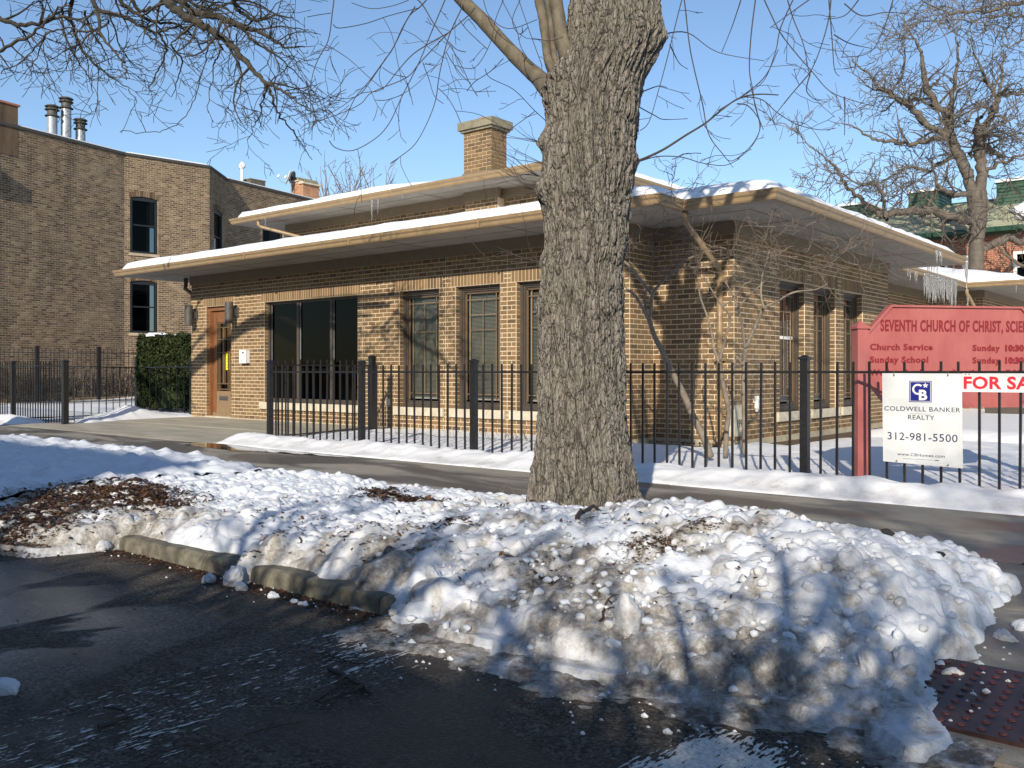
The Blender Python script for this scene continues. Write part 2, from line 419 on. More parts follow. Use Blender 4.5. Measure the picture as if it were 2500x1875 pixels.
M['plate']=simple('worn_red_tactile_plate',(.034,.014,.014),.5,.6,11,.3,.002)
M['dome']=simple('red_tactile_dome',(.075,.018,.015),.5,.45,9,.1,.001)
M['brown_building']=simple('brown_facade',(.2,.14,.1),.9,.2,2,0)
M['charcoal']=simple('charcoal_clod',(.022,.02,.02),.9,.4,20,.5,.01)

# ------------------------------------------------------------------ brick walls
CH=.0727; BL=.2; J=.0135
class Face:
    """a vertical wall plane: s runs along it, n points out of it"""
    def __init__(s,o,d,n): s.o=Vector((o[0],o[1],0)); s.d=Vector((d[0],d[1],0)); s.n=Vector((n[0],n[1],0))
    def p(s,a,n,z): q=s.o+s.d*a+s.n*n; return (q.x,q.y,z)
    def box(s,mb,s0,s1,n0,n1,z0,z1,r=.5):
        if s0>s1: s0,s1=s1,s0
        mb.hexa([s.p(s0,n0,z0),s.p(s1,n0,z0),s.p(s1,n1,z0),s.p(s0,n1,z0),s.p(s0,n0,z1),s.p(s1,n0,z1),s.p(s1,n1,z1),s.p(s0,n1,z1)],r)
def layout(L,z0,nc,ops=(),soldiers=(),s_start=0.0,excl=(),bond=.5,vjoint=()):
    """bricks of a wall: list of (s0,s1,z0,z1). ops: (s0,s1,c0,c1); soldiers: (s0,s1,c0) three courses high"""
    out=[]
    for c in range(nc):
        cuts=[(s_start,L)]
        for (a,b,c0,c1) in list(ops)+[(a,b,c0,c0+3) for a,b,c0 in soldiers]+list(excl):
            if c0<=c<c1:
                nw=[]
                for (x,y) in cuts:
                    if b<=x or a>=y: nw.append((x,y))
                    else:
                        if a-x>.02: nw.append((x,a))
                        if y-b>.02: nw.append((b,y))
                cuts=nw
        vj=[]
        for (x,y) in cuts:
            pts=[x]+sorted(q for q in vjoint if x+.04<q<y-.04)+[y]
            vj+=list(zip(pts[:-1],pts[1:]))
        off=(c%2)*BL*bond
        for (x,y) in vj:
            k=math.floor((x-off)/BL); e=x
            while e<y-.001:
                nx=off+(k+1)*BL; k+=1
                if nx<=e+.035: continue
                nx=min(nx,y)
                if y-nx<.035: nx=y
                out.append((e+J/2,nx-J/2,z0+c*CH+J/2,z0+(c+1)*CH-J/2)); e=nx
    for (a,b,c0) in soldiers:
        n=max(1,round((b-a)/CH)); w=(b-a)/n
        for i in range(n):
            out.append((a+i*w+J/2.4,a+(i+1)*w-J/2.4,z0+c0*CH+J/2,z0+(c0+3)*CH-J/2))
    return out
def mortar(mb,F,L,z0,z1,ops,thick=.24,s_start=0):
    xs=sorted(set([s_start,L]+[q for o in ops for q in o[:2]]))
    for a,b in zip(xs[:-1],xs[1:]):
        if b-a<.003: continue
        zs=[(z0,z1)]
        for (p,q,c0,c1) in ops:
            if p<=a+.001 and q>=b-.001:
                nw=[]
                for (u,v) in zs:
                    if c0>u: nw.append((u,min(v,c0)))
                    if c1<v: nw.append((max(u,c1),v))
                zs=nw
        for u,v in zs:
            if v-u>.003: F.box(mb,a,b,-thick,0,u,v)
unit_pool=[]
def unit_brick(mat):
    for i in range(14):
        mb=MB(); mb.box((-.5,-.5,-.5),(.5,.5,.5),(i+.5)/14); me=mb.mesh('brick'); me.materials.append(mat); unit_pool.append(me)
unit_brick(M['brick'])

church=empty('church_building',(-12,15,0),label='low tan brick church with deep overhanging eaves and snow on its roof',cat='church')
rest=MB()             # all bricks past the 300 single ones
cands=[]              # (projected size, data)
def add_wall(F,L,z0,nc,ops,soldiers,name='wall',near=False,m0=0,m1=0,**k):
    mm=MB(); z1=z0+nc*CH
    mops=[(a,b,z0+c0*CH,z0+c1*CH) for a,b,c0,c1 in ops]
    mortar(mm,F,L-m1,z0,z1,mops,s_start=m0)
    w=mm.obj(name,M['mortar'],church)
    for b in layout(L,z0,nc,ops,soldiers,**k):
        c=F.p((b[0]+b[1])/2,0,(b[2]+b[3])/2)
        if near: cands.append((F,b,c,w))
        else: F.box(rest,b[0],b[1],-.012,.0025+R.random()*.002,b[2],b[3],R.random())
    # jamb bricks in the reveals
    for (a,b,c0,c1) in ops:
        for c in range(c0,c1):
            for sgn,s in ((1,a),(-1,b)):
                F.box(rest,s-.004*sgn,s+.006*sgn,-.10,-.0125,z0+c*CH+J/2,z0+(c+1)*CH-J/2,R.random())
    return w
XL=-18.6; YF=11.2; XI=-7.1; YW=11.85; XR=-5.8; YB=18.5; YC=26.2
Z0=.17
def fx(u): return x_on_y(u,YF)-XL
door=(fx(503),fx(565),0,33)
bigw=(fx(645),fx(873.5),5,33)
nw=[(fx(975),fx(975)+.98,5,33),(fx(1112),fx(1112)+.98,5,33),(fx(1260),fx(1260)+.98,5,33)]
FF=Face((XL,YF),(1,0),(0,-1))
opsF=[door,bigw]+nw
sold=[(o[0]-.1,o[1]+.08,33) for o in opsF]
vj=[fx(573),fx(885)]+[o[1]+.15 for o in nw]
add_wall(FF,XI-XL,Z0,40,opsF,sold,near=True,vjoint=vj)
FR1=Face((XI,YF),(0,1),(1,0)); add_wall(FR1,YW-YF,Z0,40,[],[],near=True,m0=.24)
FW=Face((XI,YW),(1,0),(0,-1)); add_wall(FW,XR-XI,Z0,40,[],[],near=True)
FR=Face((XR,YW),(0,1),(1,0))
opsR=[]
for u in (1903,1986,2059):
    s=y_on_x(u,XR)-YW; opsR.append((s,s+.98,5,33))
stone_op=(0,.42,1,7)
add_wall(FR,YB-YW,Z0,40,opsR,[(o[0]-.1,o[1]+.08,33) for o in opsR],near=True,m0=.24,m1=.24,vjoint=[o[0]-.15 for o in opsR],excl=[(0,.40,1,7)])
FB=Face((XR,YB),(-1,0),(0,1)); add_wall(FB,XR-XI,Z0,40,[],[])
FL=Face((XI,YB),(0,1),(1,0)); add_wall(FL,YC-YB,Z0,40,[],[])
FC=Face((XI,YC),(1,0),(0,-1)); add_wall(FC,XR-XI,Z0,40,[],[])
FD=Face((XR,YC),(0,1),(1,0)); add_wall(FD,5.0,Z0,40,[],[],m0=.24)
FLft=Face((XL,31),(0,-1),(-1,0)); add_wall(FLft,31-YF,Z0,40,[],[],m1=.24)
ZU=Z0+51*CH
FU=Face((-18.5,13.7),(1,0),(0,-1)); add_wall(FU,8.3,ZU,9,[],[])
FUr=Face((-10.2,13.7),(0,1),(1,0)); add_wall(FUr,11,ZU,9,[],[],m0=.24)
FUp=Face((-12.41,13.5),(1,0),(0,-1)); add_wall(FUp,.85,ZU,9,[],[],name='pilaster')
# the 300 bricks that show largest and are not behind the big trunk are objects of their own
def score(c):
    d=(-.6385*c[0]+.7694*c[1]); xc=.7696*c[0]+.6389*c[1]; u=1250+FPX*xc/d; v=907-(c[2]-CAMZ)*FPX/d
    return d,u,v
sc=[]
for q in cands:
    F,b,c,w=q; d,u,v=score(c)
    area=(b[1]-b[0])*(b[3]-b[2])/d/d*abs((F.n.x*c[0]+F.n.y*c[1])/math.hypot(c[0],c[1]))
    ok = not (1290<u<1540) and 0<u<2500
    sc.append((area if ok else 0,q))
sc.sort(key=lambda t:-t[0])
for i,(a,(F,b,c,w)) in enumerate(sc):
    n1=.0025+R.random()*.002
    if i<300:
        me=unit_pool[R.randrange(14)]
        p=F.p((b[0]+b[1])/2,(n1-.012)/2,(b[2]+b[3])/2)
        o=link('brick',me,None,w,p)
        L=b[1]-b[0]; t=n1+.012; h=b[3]-b[2]
        o.scale=(L,t,h) if abs(F.d.x)>.5 else (t,L,h)
    else: F.box(rest,b[0],b[1],-.012,n1,b[2],b[3],R.random())
rest.obj('brick',M['brick'],church,kind='stuff')

# foundation, frieze, soffit, gutters
fd=MB()
for F,L in ((FF,XI-XL),(FR1,YW-YF),(FW,XR-XI),(FR,YB-YW),(FB,XR-XI),(FL,YC-YB),(FC,XR-XI),(FD,5.0)):
    F.box(fd,.24 if F in (FR,FR1,FD) else (-.022 if F is FB else 0),L+(.022 if F in (FF,FW,FC) else (-.24 if F is FR else 0)),-.24,.022,-.3,Z0)
# keep the plinth clear of the doorway
fd.obj('plinth',M['concrete'],church)
ZT=Z0+40*CH; ZS=3.27
def frieze(z0,z1,faces,name='frieze'):
    m=MB()
    for F,L,e0,e1 in faces: F.box(m,e0,L+e1,-.05,.03,z0,z1)
    m.obj(name,M['stucco'],church)
frieze(ZT,ZS,[(FF,XI-XL,-.03,.03),(FR1,YW-YF,0.05,-.05),(FW,XR-XI,-.0,.03),(FR,YB-YW,.05,-.05),(FB,XR-XI,-.03,0),(FL,YC-YB,0,-.05),(FC,XR-XI,0,.03),(FD,5,.05,0),(FLft,31-YF,0,-.05)])
ZUT=ZU+9*CH; ZUS=4.72
frieze(ZUT,ZUS,[(FU,8.3,-.03,.03),(FUr,11,.05,0),(FUp,.85,-.03,.03)],'upper_frieze')
eaveA=[(-19.8,10.15),(-6.03,30.5)]; eaveB=[(-10,10.76),(-4.75,19.6)]; eaveC=[(-10,25.2),(-4.75,31.5)]
sf=MB()
sf.box((-19.8,10.15,ZS),(-6.03,30.5,ZS+.03)); sf.box((-6.03,10.76,ZS),(-4.75,19.6,ZS+.03)); sf.box((-6.03,25.2,ZS),(-4.75,31.5,ZS+.03))
sf.obj('soffit',M['soffit'],church)
sf=MB(); sf.box((-19.4,12.85,ZUS),(-9.4,26,ZUS+.03)); sf.obj('soffit',M['soffit'],church)
seam=MB()
def seamline(a,b,z,w=.007):
    a=Vector((*a,z)); b=Vector((*b,z)); d=(b-a).normalized(); n=Vector((-d.y,d.x,0))*w
    seam.hexa([a-n-Vector((0,0,.003)),b-n-Vector((0,0,.003)),b+n-Vector((0,0,.003)),a+n-Vector((0,0,.003)),a-n,b-n,b+n,a+n])
seamline((-19.3,10.62),(-6.5,10.62),ZS); seamline((-6.5,11.2),(-5.25,11.2),ZS-.0); seamline((-5.25,11.2),(-5.25,19.1),ZS); seamline((-6.5,19.1),(-5.25,19.1),ZS)
x=-18.4
while x<-7: seamline((x,10.2),(x,11.16),ZS-.004,.004); x+=2.44
y=12.4
while y<19: seamline((-4.8,y),(-5.76,y),ZS-.004,.004); y+=2.44
seamline((-19,13.2),(-9.8,13.2),ZUS)
x=-18
while x<-10: seamline((x,12.9),(x,13.66),ZUS-.004,.004); x+=2.44
seam.obj('soffit_seam',M['frame'],church)
GP=[(0,0),(.055,0),(.072,.022),(.078,.062),(.100,.085),(.106,.118),(.106,.130),(.094,.130),(.092,.112),(.0,.112)]
def sweep(path,norms,prof,z,name,mat,parent):
    mb=MB(); n=len(path); m=len(prof)
    for i,(x,y) in enumerate(path):
        if i==0: mv=Vector(norms[0])
        elif i==n-1: mv=Vector(norms[-1])
        else: mv=Vector(norms[i-1])+Vector(norms[i])
        for (o,h) in prof: mb.v.append((x+mv.x*o,y+mv.y*o,z+h)); mb.r.append(.5)
    for i in range(n-1):
        for k in range(m):
            k2=(k+1)%m; mb.f.append((i*m+k,(i+1)*m+k,(i+1)*m+k2,i*m+k2))
    mb.f.append(tuple(range(m))); mb.f.append(tuple((n-1)*m+k for k in reversed(range(m))))
    me=mb.mesh(name); bm_fix(me)
    return link(name,me,mat,parent)
def bm_fix(me):
    import bmesh
    b=bmesh.new(); b.from_mesh(me); bmesh.ops.recalc_face_normals(b,faces=b.faces); b.to_mesh(me); b.free()
X_,Y_=(1,0),(0,1)
pathL=[(-19.8,30.5),(-19.8,10.15),(-6.03,10.15),(-6.03,10.76),(-4.75,10.76),(-4.75,19.6),(-6.03,19.6),(-6.03,25.2),(-4.75,25.2),(-4.75,31.5)]
nrmL=[(-1,0),(0,-1),(1,0),(0,-1),(1,0),(0,1),(1,0),(0,-1),(1,0)]
sweep(pathL,nrmL,GP,ZS,'gutter',M['cream'],church)
pathU=[(-19.4,26),(-19.4,12.85),(-9.4,12.85),(-9.4,26)]; nrmU=[(-1,0),(0,-1),(1,0)]
sweep(pathU,nrmU,GP,ZUS,'gutter',M['cream'],church)
# small gutter joints
for x in (-17.6,-14.9,-11.9,-9.0):
    gj=MB(); gj.box((x,10.15-.112,ZS-.004),(x+.03,10.16,ZS+.134)); gj.obj('gutter_joint',M['cream'],church)

# roofs: hip surfaces as height fields and the snow that lies on them
PITCH=.222
def hipfield(rects,step,box):
    xs=np.arange(box[0],box[1]+step,step); ys=np.arange(box[2],box[3]+step,step)
    kx=[q for r in rects for q in (r[0],r[1])]; ky=[q for r in rects for q in (r[2],r[3])]
    xs=np.unique(np.round(np.concatenate([xs,kx]+[[k+.03,k-.03,k+.06,k-.06] for k in kx]),3)); ys=np.unique(np.round(np.concatenate([ys,ky]+[[k+.03,k-.03,k+.06,k-.06] for k in ky]),3))
    xs=xs[(xs>=box[0]-1e-6)&(xs<=box[1]+1e-6)]; ys=ys[(ys>=box[2]-1e-6)&(ys<=box[3]+1e-6)]
    Xg,Yg=np.meshgrid(xs,ys); D=np.full(Xg.shape,-1.)
    for (a,b,c,d) in rects:
        D=np.maximum(D,np.minimum(np.minimum(Xg-a,b-Xg),np.minimum(Yg-c,d-Yg)))
    return Xg,Yg,D
lowrects=[(-19.8,-6.03,10.15,30.5),(-12,-4.75,10.76,19.6),(-12,-4.75,25.2,31.5)]
Xg,Yg,D=hipfield(lowrects,.12,(-19.8,-4.75,10.15,31.5))
inn=D>-1e-4
Zr=ZS+.108+PITCH*np.minimum(np.maximum(D,0),5.2)
link('roof',grid_mesh('roof',Xg,Yg,Zr,inn,smooth=False),M['shingle'],church)
# snow thickness
def roofsnow(Xg,Yg,D,Zr,seed,extra=None):
    n=fbm(Xg*1.1,Yg*1.1,4,seed); n2=fbm(Xg*4,Yg*4,3,seed+5)
    edge=.01+.16*np.clip(n-.55,0,1)*2
    t=(.125+.07*n+.03*n2)*sstep(0,1,np.clip((D-edge)/.14,0,1))**.6
    if extra is not None: t=t*extra
    t=np.where(D<edge,-.03,t)
    return Zr+t
link('roof_snow',grid_mesh('roof_snow',Xg,Yg,roofsnow(Xg,Yg,D,Zr,3),inn,{'dirt':np.clip(.02+.10*(fbm(Xg*6,Yg*6,3,9)-.55),0,1)}),M['snow_clean'],church,kind='stuff')
Xu,Yu,Du=hipfield([(-19.4,-9.4,12.85,26)],.12,(-19.4,-9.4,12.85,26)); Zu=ZUS+.108+PITCH*np.maximum(Du,0)
link('upper_roof',grid_mesh('upper_roof',Xu,Yu,Zu,Du>-1e-4,smooth=False),M['shingle'],church)
ex=1-sstep(-13.9,-13.2,Xu+.5*fbm(Xu*3,Yu*3,3,2))*(Yu<14.6)
link('roof_snow',grid_mesh('upper_roof_snow',Xu,Yu,roofsnow(Xu,Yu,Du,Zu,21,ex)-.04*(1-ex),Du>-1e-4,{'dirt':np.zeros_like(Xu)}),M['snow_clean'],church,kind='stuff')

# chimney
cx0,cx1,cy0,cy1=-12.41,-11.69,13.45,13.92
cz0=4.8; nch=15
ch=MB(); ch.box((cx0+.006,cy0+.006,cz0),(cx1-.006,cy1-.006,cz0+nch*CH)); chim=ch.obj('chimney',M['mortar'],church,label='square brick chimney with a concrete cap')
cb=MB()
for F,L in ((Face((cx0,cy0),(1,0),(0,-1)),cx1-cx0),(Face((cx1,cy0),(0,1),(1,0)),cy1-cy0)):
    for b in layout(L,cz0,nch): F.box(cb,b[0],b[1],-.03,.002,b[2],b[3],R.random())
cb.obj('brick',M['brick'],chim,kind='stuff')
c2=MB(); z=cz0+nch*CH
c2.box((cx0-.05,cy0-.05,z),(cx1+.05,cy1+.05,z+.045)); c2.box((cx0-.09,cy0-.09,z+.045),(cx1+.09,cy1+.09,z+.20)); c2.obj('chimney_cap',M['caps'],chim)
c3=MB(); c3.lathe(((cx0+cx1)/2-.03,(cy0+cy1)/2,z+.2),[(.115,0),(.115,.09),(.10,.10),(.085,.10),(.085,.0)],20); c3.obj('flue_pot',M['terracotta'],chim,smooth=False)
c4=MB(); c4.hexa([(cx0-.03,cy0-.12,4.95),(cx1+.14,cy0-.12,4.95),(cx1+.14,cy1,5.0),(cx0-.03,cy1,5.0),(cx0-.012,cy0-.012,5.09),(cx1+.012,cy0-.012,5.09),(cx1+.012,cy1,5.14),(cx0-.012,cy1,5.14)]); c4.obj('flashing',M['stucco'],chim)

# ---------------------------------------------------------------- windows
def window_unit(F,s0,s1,z0,z1,kind='narrow',tape=False):
    fr=MB(); D0=-.10
    steps=[(.0,.055,D0),( .055,.085,D0-.025),(.085,.11,D0-.045)]
    if kind=='wide': steps=[(.0,.05,D0)]
    for a,b,n in steps:
        F.box(fr,s0+a,s0+b,n-.05,n,z0+a,z1-a); F.box(fr,s1-b,s1-a,n-.05,n,z0+a,z1-a)
        F.box(fr,s0+b,s1-b,n-.05,n,z0+a,z0+b+(.03 if a==0 else 0)); F.box(fr,s0+b,s1-b,n-.05,n,z1-b,z1-a)
    w=fr.obj('window',M['frame'],church)
    # room behind
    if kind=='narrow':
        g0,g1,h0,h1=s0+.11,s1-.11,z0+.14,z1-.11
        br=MB()
        def bar(a,b,c,d,t=.006): F.box(br,a,b,D0-.052,D0-.043,c,d)
        sl=MB()
        for q in (g0+.012,g1-.012): F.box(sl,q-.012,q+.012,D0-.06,D0-.035,h0,h1)
        F.box(sl,g0,g1,D0-.06,D0-.035,h1-.016,h1); sl.obj('stop_bead',M['wood_tan'],w)
        W=g1-g0; q1,q2=g0+.095,g1-.095; zt=h1-.115; zb=h0+.10
        for q in (q1,q2): bar(q-.006,q+.006,h0,h1)
        for zz in (zt,zb): bar(g0,g1,zz-.006,zz+.006)
        bar((g0+g1)/2-.006,(g0+g1)/2+.006,zb,zt)
        for zz in (zt-.25,zt-.50): bar(q1,q2,zz-.006,zz+.006)
        br.obj('came_grid',M['brass'],w)
        gl=MB(); gl.quad(F.p(g0,D0-.056,h0),F.p(g1,D0-.056,h0),F.p(g1,D0-.056,h1),F.p(g0,D0-.056,h1)); gl.obj('pane',M['glass'],w)
        bl=MB(); z=h0+.03
        while z<h1-.02:
            bl.hexa([F.p(q1-.055,-.20,z),F.p(q2+.055,-.20,z),F.p(q2+.055,-.215,z+.013),F.p(q1-.055,-.215,z+.013),F.p(q1-.055,-.20,z+.0012),F.p(q2+.055,-.20,z+.0012),F.p(q2+.055,-.215,z+.0142),F.p(q1-.055,-.215,z+.0142)]); z+=.0215
        bl.obj('blind',M['blind'],w,kind='stuff')
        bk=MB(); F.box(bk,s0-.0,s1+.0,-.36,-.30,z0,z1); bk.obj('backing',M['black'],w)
        rs=MB(); F.box(rs,q1-.06,q1-.045,-.21,-.19,h0+.01,h1); F.box(rs,q2+.045,q2+.06,-.21,-.19,h0+.01,h1); F.box(rs,q1-.06,q2+.06,-.22,-.19,h0+.005,h0+.028); rs.obj('blind_rail',M['white_metal'],w)
        if tape:
            t=MB(); F.box(t,g0,g1,D0-.054,D0-.0515,z0+1.13,z0+1.18); t.obj('tape_strip',M['white'],w,label='strip of white tape across the pane')
    s=MB(); F.box(s,s0-.12,s1+.12,-.12,.045,z0-2*CH+.004,z0); s.obj('sill',M['stone'],w)
    return w
wz0=Z0+5*CH; wz1=Z0+33*CH
for o in nw: window_unit(FF,o[0],o[1],wz0,wz1)
for i,o in enumerate(opsR): window_unit(FR,o[0],o[1],wz0,wz1,tape=(i==0))
bw_=window_unit(FF,bigw[0],bigw[1],wz0,wz1,'wide')
tr=MB(); s0,s1=bigw[0],bigw[1]; mu=[s0+(s1-s0)*.345,s0+(s1-s0)*.70]
for m_ in mu:
    FF.box(tr,m_-.035,m_+.035,-.15,-.085,wz0+.08,wz1-.05)
tr.obj('mullion',M['frame'],bw_)
tr=MB()
for m_ in mu+[s0+.055]: FF.box(tr,m_+.036,m_+.046,-.14,-.12,wz0+.08,wz1-.05)
tr.obj('stop_bead',M['grey_metal'],bw_)
ed=[s0+.05]+mu+[s1-.05]
for i in range(3):
    g=MB(); a=ed[i]+(.035 if i else 0); b=ed[i+1]-(.035 if i<2 else 0)
    g.quad(FF.p(a,-.13,wz0+.08),FF.p(b,-.13,wz0+.08),FF.p(b,-.13,wz1-.05),FF.p(a,-.13,wz1-.05)); g.obj('pane',M['glass_dark'],bw_)
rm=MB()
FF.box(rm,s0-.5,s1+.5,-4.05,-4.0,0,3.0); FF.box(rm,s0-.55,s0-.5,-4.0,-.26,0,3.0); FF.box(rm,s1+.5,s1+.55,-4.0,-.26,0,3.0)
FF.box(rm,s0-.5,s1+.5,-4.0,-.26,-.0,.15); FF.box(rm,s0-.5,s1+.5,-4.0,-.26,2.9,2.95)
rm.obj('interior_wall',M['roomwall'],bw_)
yw=MB(); FF.box(yw,s0-.0,s0+.05,-.8,-.25,.5,2.3); FF.box(yw,s1-.12,s1-.0,-.55,-.25,.5,2.25); yw.obj('inner_jamb',M['yellowwall'],bw_)
def room_item(name,s0_,s1_,n0,n1,z0,z1,mat,label,cat):
    m=MB(); FF.box(m,s0_,s1_,n0,n1,z0,z1); 
    # open flaps make it read as a carton
    FF.box(m,s0_,s1_,n1,n1+.10,z1-.004,z1); FF.box(m,s0_-.09,s0_,n0,n1,z1-.006,z1-.002)
    return m.obj(name,mat,None,label=label,cat=cat)
room_item('cardboard_box',s1-.75,s1-.25,-.9,-.45,.55,.86,M['cardboard'],'cardboard box on the ledge inside the wide dark window','box')

# ---------------------------------------------------------------- door
ds0,ds1=door[0],door[1]; dz0,dz1=Z0,Z0+33*CH
dr=MB()
FF.box(dr,ds0,ds0+.07,-.16,-.07,dz0,dz1); FF.box(dr,ds1-.07,ds1,-.16,-.07,dz0,dz1); FF.box(dr,ds0+.07,ds1-.07,-.16,-.07,dz1-.09,dz1)
FF.box(dr,ds0+.02,ds0+.09,-.17,-.10,dz0,dz1-.09); 
dob=dr.obj('door_frame',M['wood'],church)
lf=MB(); a,b=ds0+.075,ds1-.075; top=dz1-.10; n0,n1=-.175,-.13
cx=(a+b)/2; lw=.27
FF.box(lf,a,cx-lw,n0,n1,dz0+.02,top); FF.box(lf,cx+lw,b,n0,n1,dz0+.02,top)
FF.box(lf,cx-lw,cx+lw,n0,n1,top-.24,top)
leaf=lf.obj('door_leaf',M['wood'],dob)
bp=MB(); FF.box(bp,cx-lw,cx+lw,n0,n1-.004,dz0+.02,dz0+.56); FF.box(bp,a,b,n1,n1+.012,dz0+.02,dz0+.09); bp.obj('kick_panel',M['wood_worn'],dob)
mt=MB(); g0,g1=dz0+.60,top-.26
for s_ in (cx-lw+.02,cx-lw+.10,cx+lw-.10,cx+lw-.02): FF.box(mt,s_-.011,s_+.011,n0,n1+.006,g0-.04,g1+.03)
for zz in (g0,g0+.12,g1-.10,g1-.36,g1-.64,g1): FF.box(mt,cx-lw,cx+lw,n0,n1+.004,zz-.011,zz+.011)
FF.box(mt,cx-.03,cx+.03,n0,n1+.008,g0+.12,g1-.10); mt.obj('muntin',M['wood_tan'],dob)
gp=MB(); gp.quad(FF.p(cx-lw,n0+.01,g0-.04),FF.p(cx+lw,n0+.01,g0-.04),FF.p(cx+lw,n0+.01,g1+.02),FF.p(cx-lw,n0+.01,g1+.02)); gp.obj('pane',M['glass'],dob)
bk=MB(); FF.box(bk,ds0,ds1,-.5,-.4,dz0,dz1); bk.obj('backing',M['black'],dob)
ms=MB(); FF.box(ms,cx-.16,cx+.16,n1,n1+.008,dz0+.36,dz0+.45); FF.box(ms,cx-.13,cx+.13,n1+.008,n1+.013,dz0+.385,dz0+.425); ms.obj('letter_slot',M['dark_metal'],dob)
th=MB(); FF.box(th,ds0,ds1,-.2,.03,Z0-.04,Z0+.018); th.obj('threshold',M['stone'],dob)
yn=MB(); FF.box(yn,cx+.04,cx+.22,n0+.012,n0+.016,g1-1.02,g1-.66); ynO=yn.obj('notice',M['yellow'],dob,label='yellow notice taped inside the door glass')
yl=MB()
for k in range(9):
    zz=g1-.70-.033*k
    if k==5: continue
    q=cx+.055
    while q<cx+.20:
        w_=R.uniform(.01,.03); FF.box(yl,q,min(q+w_,.205+cx),n0+.0165,n0+.0185,zz-.008,zz); q+=w_+.007
yl.obj('notice_print',M['notice_ink'],dob)

# cylinder sconces on both sides of the door
def sconce(s_,z):
    m=MB(); c=FF.p(s_,.20,z); m.lathe(c,[(.082,0),(.085,.004),(.085,.44),(.082,.445)],24)
    o=m.obj('wall_light',M['dark_metal'],church,smooth=False)
    b=MB(); FF.box(b,s_-.04,s_+.04,.004,.12,z+.16,z+.30); FF.box(b,s_-.06,s_+.06,.004,.03,z+.12,z+.34); b.obj('mounting_bracket',M['dark_metal'],o)
sconce(fx(468)+.22,2.17); sconce(fx(565)+.22,2.17)
ib=MB(); s_=fx(604); FF.box(ib,s_-.13,s_+.10,.008,.10,1.33,1.60); FF.box(ib,s_-.135,s_+.105,.10,.106,1.325,1.605)
ibo=ib.obj('intercom_box',M['white_metal'],church,label='white metal box on the brick beside the door')
i2=MB(); FF.box(i2,s_-.02,s_+.03,.106,.110,1.53,1.56); FF.box(i2,s_-.05,s_-.03,.106,.110,1.38,1.40); i2.obj('slot',M['black'],ibo)
hb=MB(); s_=fx(950); FF.box(hb,s_-.05,s_+.05,.008,.04,.55,.66); hb.obj('hose_bib_plate',M['stone'],church)

# letters and numbers
def text(body,size,mat,parent,origin,right,up,bold=0,xs=1.0,align='LEFT',space=1.0,ext=.002,name='lettering'):
    c=bpy.data.curves.new(name,'FONT'); c.body=body; c.size=size; c.align_x=align; c.offset=bold; c.extrude=ext; c.space_character=space; c.resolution_u=3
    t=bpy.data.objects.new('tmp',c); COL.objects.link(t)
    dg=bpy.context.evaluated_depsgraph_get(); me=bpy.data.meshes.new_from_object(t.evaluated_get(dg)); bpy.data.objects.remove(t); bpy.data.curves.remove(c)
    me.materials.clear(); me.materials.append(mat)
    r=Vector(right).normalized(); u_=Vector(up).normalized(); n=r.cross(u_)
    mt=Matrix(((r.x*xs,u_.x,n.x,origin[0]),(r.y*xs,u_.y,n.y,origin[1]),(r.z*xs,u_.z,n.z,origin[2]),(0,0,0,1)))
    me.transform(mt); return link(name,me,None,parent)
text('1444',.13,M['tan_dark'],church,FF.p(fx(472)+.02,.012,2.02),(1,0,0),(0,0,1),.004,.9,name='house_number')
# corner stone
cs=MB(); cs.box((XR-.10,YW-.012,Z0+1*CH),(XR+.012,YW+.38,Z0+7*CH)); cso=cs.obj('corner_stone',M['stone'],church,label='pale limestone corner stone carved with 1998')
text('1998',.175,M['dark_metal'],cso,(XR+.014,YW+.055,Z0+2.6*CH),(0,1,0),(0,0,1),0,.62)
fl=MB(); yy=YW+.62; fl.tube([(XR+.05,yy,.80),(XR+.05,yy,.62)],.035,12); fl.tube([(XR+.05,yy,.62),(XR+.05,yy,.575)],[.028,.022],12); fl.box((XR,yy-.02,.70),(XR+.05,yy+.02,.76)); fl.obj('flood_lamp',M['white_metal'],church)

# downspouts
def pipe(pts,name,mat,w=.045,parent=church,sides=10): 
    m=MB(); m.tube(pts,w,sides); return m.obj(name,mat,parent,smooth=True)
pv=(-5.98,10.80); xd=x_on_y(1757,YW-.06)
pipe([(pv[0],pv[1],ZS+.03),(pv[0],pv[1],ZS-.13),(pv[0]+.01,pv[1]+.07,ZS-.2),(xd,YW-.10,2.62),(xd,YW-.06,2.52)],'downspout',M['cream'],.04)
pipe([(xd,YW-.06,2.56),(xd,YW-.06,.9)],'downspout',M['cream'],.044)
pipe([(xd,YW-.06,.9),(xd-.01,YW-.06,.22),(xd-.04,YW-.14,.12)],'downspout',M['cream'],.04)
st=MB()
for z in (2.4,1.3): st.box((xd-.06,YW-.11,z),(xd+.06,YW-.0,z+.035))
st.obj('pipe_strap',M['cream'],church)
pipe([(-19.0,11.3,ZS+.02),(-19.0,11.3,ZS-.17),(-18.95,11.25,ZS-.24),(-18.66,11.26,ZS-.38),(-18.64,11.3,ZS-.9)],'downspout',M['tan_dark'],.045)
pu=P(681,527,22.0)
pipe([(-18.45,12.85,ZUS+.02),(-18.45,12.85,ZUS-.10),(-18.4,12.9,ZUS-.15),(-17.6,13.6,ZUS-.42),(-17.55,13.62,ZUS-.7)],'downspout',M['cream'],.04)
pipe([(-6.3,18.95,ZS+.0),(-6.3,18.95,ZS-.12),(-6.35,18.9,ZS-.2),(-6.9,18.62,ZS-.24),(-7.0,18.6,.3)],'downspout',M['tan_dark'],.045)
pipe([(-5.98,25.25,ZS+.02),(-5.98,25.25,ZS-.13),(-5.95,25.35,ZS-.22),(-5.9,26.05,ZS-.62),(-5.9,26.1,.3)],'downspout',M['cream'],.045)

